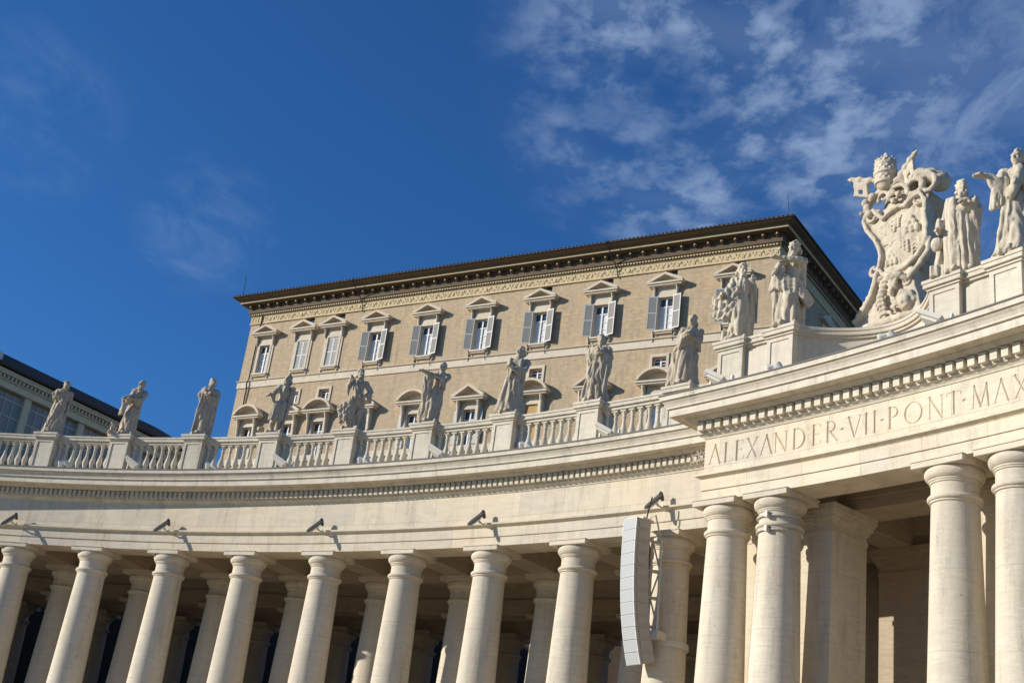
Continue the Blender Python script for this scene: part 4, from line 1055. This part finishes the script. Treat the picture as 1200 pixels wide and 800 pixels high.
def x95(m):
    drape(m, (.28, .0, 2.28), (.42, .1, 2.2), (.40, -.1, 1.35), (.28, .0, 1.3), 5, .065, .0, -.02)
    drape(m, (-.36, -.25, 1.95), (-.2, -.3, 1.85), (-.52, -.1, 1.2), (-.36, -.2, 1.3), 4, .06, .0)
    drape(m, (-.42, -.2, 1.3), (-.2, -.3, 1.6), (.30, -.25, 1.15), (.32, -.2, 1.45), 6, .06, .08, .06)
    drape(m, (.18, -.28, 1.35), (.34, -.1, 1.3), (.52, -.2, .72), (.62, -.05, .95), 5, .075, .0)
    drape(m, (-.45, -.1, 1.25), (-.25, -.1, 1.3), (-.36, -.05, .1), (-.12, .1, .1), 5, .06, .0)
    drape(m, (.3, .1, 1.2), (.4, .1, 1.0), (.40, .1, .1), (.2, .2, .1), 4, .08, .0)
place_statue(9.5, RP, figure(lean=.10, hipx=.03, yaw=.6, hpitch=.12, beard=True, L=((-.28, -.28, 1.95), (-.40, -.34, 1.76)), Rr=((.14, -.40, 2.06), (-.34, -.46, 2.10)), sleeve=False, extra=x95, bottom=(.36, .30), wid=.86, amp=.17, knee=(-.02, -.30), ph=1.9),
             'statue with one arm crossed over its chest, just left of the coat of arms', M_STL, seed=11, voxel=.022, fold=.032, group='statues on the pavilion')
def x11(m):
    drape(m, (-.36, -.1, 2.2), (-.2, -.24, 2.2), (-.40, -.2, .15), (-.18, -.34, .12), 5, .06, .0)
    drape(m, (-.1, -.28, 1.75), (.34, -.2, 1.75), (-.08, -.36, .12), (.40, -.2, .12), 7, .048, .0)
    drape(m, (-.38, -.15, 1.8), (.0, -.3, 2.0), (.32, -.26, 1.9), (.38, -.2, 2.1), 4, .05, .06, .05)
    m.tube([(-.58, -.22, 1.20), (-.60, -.24, 1.42), (-.58, -.24, 1.6)], [.04, .045, .04], 7)
    m.ell((-.60, -.05, .95), (.17, .14, .20), 10, 7); m.tube([(-.58, -.02, .1), (-.56, -.02, .75)], [.16, .09], 8); m.box(-.78, -.4, -.2, .2, 0, .3)
place_statue(11.09, RP, figure(lean=.02, yaw=-.15, beard=True, hair=1, L=((-.42, -.1, 1.66), (-.56, -.22, 1.32), (-.4, -.5, -.3)), Rr=((.44, -.1, 1.86), (.10, -.38, 1.96)), bottom=(.44, .38), extra=x11, ph=1.7, k=12),
             'bearded statue beside the coat of arms with a bundle and small figure at its feet', M_STL, seed=12, voxel=.022, group='statues on the pavilion')
def x115(m):
    drape(m, (-.42, -.36, 1.9), (-.22, -.3, 1.95), (-.54, -.25, 1.2), (-.32, -.28, 1.3), 6, .055, .0)
    drape(m, (.34, 0, 2.26), (.1, -.22, 2.3), (-.25, -.34, 1.55), (-.1, -.38, 1.4), 6, .06, .1, .1)
    drape(m, (-.2, -.3, 1.5), (.42, -.16, 1.5), (-.44, -.2, .12), (.46, -.2, .12), 9, .055, .0)
place_statue(11.54, RP, figure(lean=.06, hipx=.05, yaw=.5, beard=False, hair=1, L=((-.40, -.30, 1.92), (-.70, -.42, 2.0), (-1, -.2, .10)), Rr=((.44, -.12, 1.86), (-.02, -.42, 1.86), (-.4, -.3, -1)), bottom=(.50, .42), extra=x115, ph=.1, wid=1.1),
             'statue reaching its open palm out to the left at the right edge of the picture', M_STL, seed=13, voxel=.022, group='statues on the pavilion')

# ------------------------------------------------------------------ coat of arms
CY = 1.75
th_c = TH(10.25); CO = pol(RP+CY, th_c, 0)
def crest():
    root = empty('coat_of_arms', pol(RP+CY, th_c, 18.66), -th_c, 'huge carved stone coat of arms with a crown and crossed keys on top', 'coat of arms')
    B = 18.66
    def out(mb, name, vox, fold, mt=M_STL, seed=3):
        mb.v = [(1.025*x-.545, y, 1.6+1.025*(z-1.6)-B) for x, y, z in mb.v]
        return link(name, sculpt(mb, name, M_STA if name == 'backing_block' else mt, vox, 1, fold, (5, 5, 5), seed), root, local=True)  # backing block takes the darker stone, its shade put into the colour
    # shield outline (s, z)
    SO = [(-.50, 22.62), (-.78, 22.55), (-.86, 22.30), (-.72, 21.95), (-.44, 21.58), (-.24, 21.15), (-.20, 20.8), (-.28, 20.45), (-.10, 20.22), (.32, 20.16), (.75, 20.28), (1.15, 20.55), (1.42, 20.95), (1.46, 21.45), (1.40, 21.95), (1.42, 22.35), (1.22, 22.66), (.90, 22.58), (.72, 22.40), (.45, 22.46), (.10, 22.36), (-.12, 22.2)]
    cx, cz = .45, 21.4
    m = MB()
    # bulged plate
    n = len(SO); rings = [(1.0, .02), (.93, .04), (.72, .0), (.4, -.06), (.05, -.08)]
    vs = []; fs = []
    for f, y in rings:
        for (x, z) in SO: vs.append((cx+(x-cx)*f, y, cz+(z-cz)*f))
    for (x, z) in SO: vs.append((x, .45, z))
    for j in range(len(rings)-1):
        for k in range(n): k2 = (k+1) % n; fs.append((j*n+k, j*n+k2, (j+1)*n+k2, (j+1)*n+k))
    L_ = len(rings)
    fs.append(tuple((L_-1)*n+k for k in range(n))); fs.append(tuple(L_*n+k for k in range(n)))
    for k in range(n): k2 = (k+1) % n; fs.append((k, k2, L_*n+k2, L_*n+k))
    m.add(vs, fs)
    rim = [V((x, -.07, z)) for x, z in SO]; rim.append(rim[0])
    m.tube(rim, .08, 8); m.tube([p.lerp(V((cx, -.1, cz)), .13)+V((0, .10, 0)) for p in rim], .04, 6)
    # curled ears and scrolls
    def curl(c, r0_, a0, a1, rad, y=-.02, k=16):
        m.tube([(c[0]+r0_*(1-.65*j/k)*cos(a0+(a1-a0)*j/k), y-.08*j/k, c[1]+r0_*(1-.65*j/k)*sin(a0+(a1-a0)*j/k)) for j in range(k+1)], [rad*(1-.35*j/k) for j in range(k+1)], 8)
    curl((1.14, 22.42), .26, 2.6, -3.2, .075); curl((-.52, 22.38), .26, .6, 6.0, .07)
    curl((.36, 22.90), .42, -.2, 5.2, .085); curl((-.10, 22.98), .24, 3.4, -2.2, .07)
    curl((.72, 19.76), .17, 1.2, -4.4, .075); curl((-.42, 20.42), .19, 1.9, 7.6, .075)
    m.prism([(-.72, 22.4), (-.55, 21.7), (.2, 21.9), (1.2, 22.0), (1.3, 22.5), (.9, 22.75), (.5, 22.9), (.0, 22.75), (-.3, 22.5)], .06, .45)
    m.tube([(1.52, .0, 21.0), (1.50, -.05, 20.55), (1.22, -.1, 20.18), (.88, -.12, 19.86)], [.09, .10, .10, .09], 8)
    m.tube([(.72, -.05, 22.4), (.95, -.1, 22.72), (1.2, -.05, 22.72)], .08, 8)
    shield = out(m, 'shield', .030, .012)
    # charges on the quartered shield
    m = MB(); Y = -.24
    def yy(x, z):
        d = sqrt(((x-cx)/1.05)**2+((z-cz)/1.2)**2); return -.075+.15*min(1, d)**1.5
    m.tube([(.50, yy(.5, 22.1)-.01, 22.15), (.5, yy(.5, 21.4)-.01, 21.4), (.48, yy(.5, 20.5)-.01, 20.45)], .028, 6)
    m.tube([(-.18, yy(-.18, 21.28)-.01, 21.26), (.5, yy(.5, 21.3)-.01, 21.3), (1.32, yy(1.3, 21.36)-.01, 21.36)], .028, 6)
    def tree(x, z, s_):
        y = yy(x, z)
        m.tube([(x, y, z-.28*s_), (x+.01, y-.02, z)], [.03, .024], 6)
        for sg in (-1, 1):
            for q in range(3):
                p = [(x, y-.02, z-.16*s_+.12*q), (x+sg*.14*s_, y-.03, z-.08*s_+.14*q), (x+sg*.24*s_, y-.03, z+.10*s_+.10*q-.12)]
                m.tube(p, .022, 5)
                for (a, _, c) in p[1:]:
                    for dx, dz in ((.05, .05), (-.05, .06), (.06, -.03)): m.ell((a+dx, yy(a, c)-.035, c+dz), (.062, .05, .042), 6, 4)
    tree(.08, 21.75, 1.35); tree(.92, 20.92, 1.35)
    def mounts(x, z, s_):
        for (dx, dz) in ((-.16, 0), (0, 0), (.16, 0), (-.08, .15), (.08, .15), (0, .29)):
            m.tube([(x+dx*s_, yy(x, z), z+dz*s_-.07), (x+dx*s_, yy(x, z)-.03, z+dz*s_+.06)], [.085*s_, .07*s_], 8)
        c = (x, yy(x, z+.5)-.02, z+.58*s_)
        for k in range(8):
            a = k*pi/4; m.tube([c, (c[0]+.11*s_*cos(a), c[1], c[2]+.11*s_*sin(a))], [.03, .012], 5)
    mounts(.92, 21.52, 1.2); mounts(.16, 20.62, 1.0)
    out(m, 'shield_charges', .022, 0.0)
    # lower foliage, mask and spreading foot
    m = MB()
    vs_ = [(-1.3, 18.25), (-1.12, 18.92), (-.78, 19.12), (-.55, 19.42), (-.36, 19.85), (-.30, 20.3), (.35, 20.45), (.95, 20.2), (.98, 19.8), (1.06, 19.4), (1.18, 19.1), (1.3, 18.25)]
    m.prism(vs_, -.05, .95)
    m.tube([(-.30, -.12, 20.3), (-.38, -.14, 19.85), (-.58, -.12, 19.45), (-.85, -.12, 19.1), (-1.1, -.10, 18.85)], [.09, .10, .10, .11, .10], 8)
    for k in range(9):
        f = k/8; p = V((-.32-.78*f**1.5, -.1, 20.2-1.35*f)); m.ell(p, (.10, .14, .085), 7, 5)
        q = V((.05+.06*sin(k), -.22, 20.05-1.25*f)); m.tube([q, q+V((-.14, -.06, -.05)), q+V((-.22, 0, -.14))], [.075, .06, .04], 7)
        q = V((.30+.10*sin(k*1.3), -.2, 20.0-1.2*f)); m.tube([q, q+V((.10, -.05, -.06)), q+V((.12, 0, -.15))], [.07, .055, .035], 7)
    m.tube([(-.05, -.1, 20.15), (.30, -.28, 19.95), (.62, -.2, 19.95), (.78, -.1, 19.80)], [.1, .14, .12, .09], 9)
    m.ell((.34, -.2, 19.72), (.15, .13, .2), 10, 7); m.ell((.30, -.27, 19.45), (.10, .08, .11), 8, 6)
    m.ell((.72, -.12, 19.05), (.24, .20, .28), 12, 8); m.ell((.72, -.30, 18.98), (.05, .05, .07), 6, 4)
    m.tube([(.52, -.15, 19.2), (.66, -.2, 19.36), (.92, -.12, 19.3), (1.0, -.05, 19.05)], [.09, .11, .10, .08], 8)
    m.tube([(-1.1, -.05, 18.55), (-.2, -.20, 18.50), (.6, -.20, 18.52), (1.25, -.05, 18.6)], [.12, .14, .14, .12], 8)
    out(m, 'foliage_foot', .034, .014)
    # backing block
    m = MB(); m.prism([(-.95, 18.25), (1.0, 18.25), (.98, 20.0), (1.02, 21.4), (1.0, 22.4), (1.22, 22.75), (1.20, 23.0), (.9, 23.2), (.1, 23.45), (-.38, 23.25), (-.50, 22.75), (-.22, 22.5), (-.60, 22.2), (-.35, 21.6), (-.25, 20.4), (-.7, 19.2)], .42, 2.25)
    out(m, 'backing_block', .045, .012)
    # crown with three tiers
    tc_ = V((-.10, 0, 23.90)); m = MB()
    m.ell(tc_, (.345, .345, .62), 20, 14); m.ell(tc_+V((0, 0, -.34)), (.31, .31, .34), 16, 9)
    for q, (dz, rr_) in enumerate(((-.42, .32), (-.08, .35), (.24, .32))):
        m.tube([tc_+V((rr_*cos(a*pi/10), rr_*sin(a*pi/10), dz)) for a in range(21)], .042, 6)
        for k in range(12):
            a = k*pi/6; m.ell(tc_+V((rr_*.97*cos(a), rr_*.97*sin(a), dz+.10)), (.055, .055, .085), 6, 5); m.ell(tc_+V((rr_*.98*cos(a+.26), rr_*.98*sin(a+.26), dz+.20)), (.045, .045, .05), 6, 4); m.ell(tc_+V((rr_*cos(a+.26), rr_*sin(a+.26), dz+.06)), (.035, .035, .035), 6, 4)
    m.ell(tc_+V((0, 0, .60)), (.09, .09, .09), 8, 6); m.tube([tc_+V((0, 0, .62)), tc_+V((0, 0, .76))], .03, 6); m.tube([tc_+V((-.06, 0, .71)), tc_+V((.06, 0, .71))], .025, 6)
    out(m, 'crown', .024, .004)
    def key(tip, end, up_, name):
        m = MB(); tip, end = V(tip), V(end); d = (tip-end).normalized()
        m.tube([end, tip], [.085, .085], 10); 
        for f in (.25, .5, .78): m.tube([end.lerp(tip, f)-d*.03, end.lerp(tip, f)+d*.03], .125, 10)
        m.tube([tip, tip+d*.16], [.10, .02], 8)
        # notched bit
        a = tip-d*.08; b_ = tip-d*.62; u_ = V(up_)
        for (p, q, h0, h1) in ((0, .35, 0, .62), (.35, .65, 0, .40), (.65, 1, 0, .62)):
            P_ = [a.lerp(b_, p)+u_*h0, a.lerp(b_, q)+u_*h0, a.lerp(b_, q)+u_*h1, a.lerp(b_, p)+u_*h1]
            y0, y1 = V((0, -.06, 0)), V((0, .06, 0))
            m.add([x+y0 for x in P_]+[x+y1 for x in P_], [(0, 1, 2, 3), (7, 6, 5, 4), (0, 4, 5, 1), (1, 5, 6, 2), (2, 6, 7, 3), (3, 7, 4, 0)])
        m.tube([a+u_*.60, b_+u_*.62], .06, 6)
        return out(m, name, .024, .004)
    key((-1.38, -.05, 24.10), (-.05, .1, 23.62), (.10, 0, -1), 'key')
    key((1.02, -.05, 24.14), (.28, .1, 23.52), (.12, 0, -1), 'key')
    # ribbons, cherub heads, shell work at the sides
    m = MB()
    m.tube([(.35, .2, 23.5), (.8, .15, 23.42), (1.15, .05, 23.45), (1.5, .1, 23.3), (1.7, .2, 23.0)], [.14, .16, .17, .16, .10], 9)
    m.tube([(1.0+.30*cos(a*.5), .0, 23.0+.26*sin(a*.5)) for a in range(13)], .085, 8); m.tube([(1.45+.26*cos(a*.5+1), .05, 23.0+.30*sin(a*.5+1)) for a in range(13)], .085, 8)
    m.ell((1.3, .3, 23.35), (.42, .3, .28), 10, 7); m.ell((1.55, .5, 23.2), (.36, .4, .32), 10, 7)
    m.tube([(1.6, .1, 23.2), (1.85, .1, 23.12)], [.08, .05], 6)
    m.tube([(.1, .1, 23.35), (-.35, .05, 23.25), (-.62, .0, 23.1), (-.78, 0, 22.85), (-.72, 0, 22.6)], [.16, .14, .12, .13, .12], 9)
    for (x, z, r_) in ((-.78, 22.98, .14), (-.70, 22.75, .15), (-.62, 22.52, .14), (-.9, 22.62, .08), (-.5, 23.12, .14)): m.ell((x, -.1, z), (r_, .14, r_), 8, 6)
    for (x, z) in ((.14, 22.82), (.48, 22.86), (.30, 22.68), (.30, 22.98)): m.ell((x, -.12, z), (.10, .10, .11), 8, 6)
    m.tube([(-.35, .15, 23.5), (.1, .1, 23.4), (.45, .1, 23.5), (.7, .2, 23.3)], [.16, .2, .2, .18], 9)
    m.ell((.3, .35, 23.2), (.6, .3, .35), 12, 8)
    out(m, 'ribbon_work', .03, .014)
crest()

# ------------------------------------------------------------------ floodlights
def spot_arm(i, r, label, wire=False):
    """small black projector on a bent arm fixed to the architrave"""
    root = empty('floodlight', pol(r-.80, TH(i), 14.02), -TH(i), label, 'floodlight', 'projectors fixed along the architrave')
    m = MB(); m.tube([(0, .0, -.02), (-.01, -.15, .0)], .035, 8); m.box(-.08, .08, -.02, .12, -.05, .06)
    link('bracket', m.mesh('bracket', M_GMET, True), root, local=True)
    A, B = V((.04, -.12, .38)), V((-.23, -.58, -.17))
    m = MB(); m.tube([A, A.lerp(B, .25), A.lerp(B, .9), B], [.095, .085, .075, .06], 4); m.tube([A+V((.02, .05, -.12)), A+V((.0, -.02, .05))], .09, 4)
    link('housing', m.mesh('housing', M_PROJ), root, local=True)
    m = MB(); m.tube([A.lerp(B, .35)+V((.06, .03, -.06)), B+V((.05, .03, -.05))], .05, 4)
    link('lens', m.mesh('lens', M_GMET), root, local=True)
    m = MB(); m.tube([(-.02, -.15, .0), A.lerp(B, .45)], .045, 6)
    link('yoke', m.mesh('yoke', M_GMET), root, local=True)
    if wire:
        m = MB(); m.tube([(.0, -.55, .18), (-.05, -.6, -.2), (-.15, -.6, -.65), (-.45, -.6, -.95), (-.85, -.7, -1.02)], .025, 6)
        link('cable', m.mesh('cable', M_CABLE, True), root, local=True)
for i, lb in ((-.02+.0, 'small dark projector above the leftmost column capital'), (2.0, 'small dark projector above the third column capital from the left'), (4.0, 'small dark projector above the fifth column capital from the left'),
              (6.0, 'small dark projector above the seventh column capital from the left'), (8.0, 'small dark projector with a hanging cable above the loudspeaker column')):
    spot_arm(i, R, lb, i == 8.0)
def flood_box(i, r, label):
    """flat rectangular floodlight tilted up on the cornice edge"""
    root = empty('floodlight', pol(r-1.15, TH(i), ZTOP+.005), -TH(i), label, 'floodlight', 'flat floodlights on the cornice')
    Mx = Matrix.Translation((.0, -.05, .42)) @ Matrix.Rotation(radians(30), 4, 'Y') @ Matrix.Rotation(radians(-22), 4, 'X')
    m = MB(); m.box(-.42, .42, -.30, .30, -.07, .07, Mx); m.box(-.30, .30, -.2, .2, -.14, -.07, Mx)
    link('housing', m.mesh('housing', M_GMET), root, local=True)
    m = MB(); m.box(-.38, .38, -.26, .26, .072, .085, Mx); link('lens', m.mesh('lens', M_LAMPG), root, local=True)
    m = MB(); m.box(-.34, .34, -.03, .03, .0, .05); m.box(-.36, -.32, -.03, .03, 0, .5); m.box(.32, .36, -.03, .03, 0, .32); m.box(.36, .62, -.1, .12, .0, .16); m.tube([(.5, 0, .1), (.58, -.05, .42)], .06, 7)
    link('stand', m.mesh('stand', M_WMET), root, local=True)
for i, lb in ((1.42, 'flat floodlight on the cornice below the second statue from the left'), (3.4, 'flat floodlight on the cornice below the bare-legged fourth statue'), (5.4, 'flat floodlight on the cornice below the statue in profile'),
              (7.4, 'flat floodlight on the cornice below the statue with the book')): flood_box(i, R, lb)
for i, lb in ((9.06, 'flat floodlight on the left corner of the pavilion cornice'), (11.07, 'flat floodlight on the pavilion cornice below the coat of arms, at the right')): flood_box(i, RP, lb)
def spot_pair(i, r, label):
    root = empty('spotlight_pair', pol(r-1.15, TH(i), ZTOP+.005), -TH(i), label, 'spotlights', 'white twin spotlights on the cornice')
    m = MB(); m.box(-.40, .40, -.06, .06, .0, .06); m.box(-.25, -.15, -.02, .02, .06, .3); m.box(.15, .25, -.02, .02, .06, .3)
    link('stand', m.mesh('stand', M_WMET), root, local=True)
    for sx, ry, rx in ((-.20, 28, 30), (.22, -40, 20)):
        Mx = Matrix.Translation((sx, 0, .33)) @ Matrix.Rotation(radians(ry), 4, 'Y') @ Matrix.Rotation(radians(rx), 4, 'X')
        m = MB(); m.lathe([(.05, -.20), (.08, -.18), (.085, .0), (.12, .08), (.12, .16), (.11, .17)], 12, Mx); link('lamp', m.mesh('lamp', M_WMET, True), root, local=True)
for i, lb in ((.48, 'white twin spotlights under the leftmost statue'), (2.46, 'white twin spotlights under the statue with folded arms against the sky'), (4.46, 'white twin spotlights under the striding statue'), (6.46, 'white twin spotlights under the long-bearded statue')): spot_pair(i, R, lb)
for i, lb in ((9.62, 'white twin spotlights on the pavilion cornice under its two left statues'), (10.66, 'white twin spotlights in front of the bowed wall under the coat of arms')): spot_pair(i, RP, lb)
spot_pair(-.62, R, 'white twin spotlights on the balustrade at the left edge')

# ------------------------------------------------------------------ loudspeaker array
def speaker():
    th = TH(8); n = 12
    SPR = Matrix.Translation((-.30, 0, 0)) @ Matrix.Rotation(radians(-16), 4, 'Z')
    root = empty('loudspeaker_array', pol(R-1.7, th, 8.5), -th, 'tall curved column of stacked grey loudspeaker cabinets hung on a stone column', 'loudspeaker')
    pts_ = []      # front centre line: local (y, z), curving back at the foot
    y, z, a = 0.0, 13.32-8.5, radians(-.5); H = .405
    for k in range(n+1):
        pts_.append((y, z, a)); y += H*sin(a) if False else H*sin(a); z -= H*cos(a); a += radians(1.2 if k < 6 else 2.2)
    for k in range(n):
        y0, z0, a0 = pts_[k]; y1, z1, a1 = pts_[k+1]
        Mx = SPR @ Matrix.Translation((0, y0-.25, z0)) @ Matrix.Rotation((a0+a1)/2, 4, 'X')
        m = MB(); m.prism([(-.37, -H+.012), (.37, -H+.012), (.37, 0), (-.37, 0)], 0, .58, Mx)
        m.box(.37, .395, .1, .5, -H+.08, -.06, Mx); m.box(-.2, .2, .58, .62, -H+.1, -.08, Mx)
        for bz in (-.07, -H+.08): m.ell((.372, .05, bz), (.012, .02, .02), 6, 4, Mx)
        c = link('cabinet', m.mesh('cabinet', M_SPB), root, local=True)
        m = MB(); m.box(-.345, .345, -.02, .002, -H+.03, -.018, Mx); link('grille', m.mesh('grille', M_SPK), c, local=True)
        m = MB(); m.box(-.375, .375, -.026, .004, -.016, .006, Mx)
        for s_ in (-.375, .34): m.box(s_, s_+.035, -.026, .004, -H+.02, -.016, Mx)
        link('trim', m.mesh('trim', M_WMET), c, local=True)
    m = MB(); m.box(-.65, .05, -.1, .5, 4.84, 4.90); m.tube([(-.1, .3, 4.88), (.10, .5, 5.1), (.2, .7, 4.4)], .03, 6)
    link('top_frame', m.mesh('top_frame', M_GMET), root, local=True)
    m = MB()
    for x in (-.05, .32):
        m.tube([(x, .62, 4.3), (x+.06, .66, 1.2)], .045, 6)
    for z in (4.2, 3.2, 2.3, 1.35): m.tube([(-.1, .42, z), (.35, .75, z)], .035, 6); m.tube([(-.05, .62, z), (.1, 1.0, z)], .035, 6)
    m.tube([(-.02, .62, 4.2), (.34, .64, 3.2)], .03, 6); m.tube([(.34, .64, 3.2), (.02, .64, 2.3)], .03, 6); m.tube([(.02, .64, 2.3), (.37, .66, 1.35)], .03, 6)
    m.box(-.1, .5, .55, 1.05, .95, 1.2)
    link('bracket', m.mesh('bracket', M_GMET), root, local=True)
    def band(z, hh, r_, mt):
        m = MB(); m.lathe([(r_-.03, z), (r_+.03, z), (r_+.03, z+hh), (r_-.03, z+hh)], 32, Matrix.Translation((0, 1.7, 0)))
        link('clamp_band', m.mesh('clamp_band', mt, True), root, local=True)
    band(.80, .20, .74, M_GMET); band(3.62, .05, .67, M_BRASS)
speaker()

# small iron lattice caught on the dentils beside the pavilion, and fixings on a pavilion capital
m = MB(); rnd = random.Random(11); Mx = frameM(R-.6-.55, TH(8.58))
for k in range(16):
    x = -.9+k*.115; m.tube([(x, .1, 15.30+.02*k), (x+rnd.uniform(-.25, .3), -.05, 15.62+.02*k+rnd.uniform(-.1, .1))], .018, 5, Mx)
m.tube([(-.95, .0, 15.32), (.95, .0, 15.55)], .02, 5, Mx); m.tube([(-.95, .0, 15.55), (.95, .0, 15.85)], .016, 5, Mx)
m.build('iron_lattice', M_GMET, colon)
Mx = frameM(RP, TH(9.5))
for z in (12.43, 12.0):
    m = MB(); m.lathe([(.63, z), (.70, z), (.70, z+.04), (.63, z+.04)], 32, Mx)
    m.box(.02, .12, -.78, -.62, z-.06, z+.12, Mx); m.build('clamp', M_COL if z < 0 else M_GMET, pav)
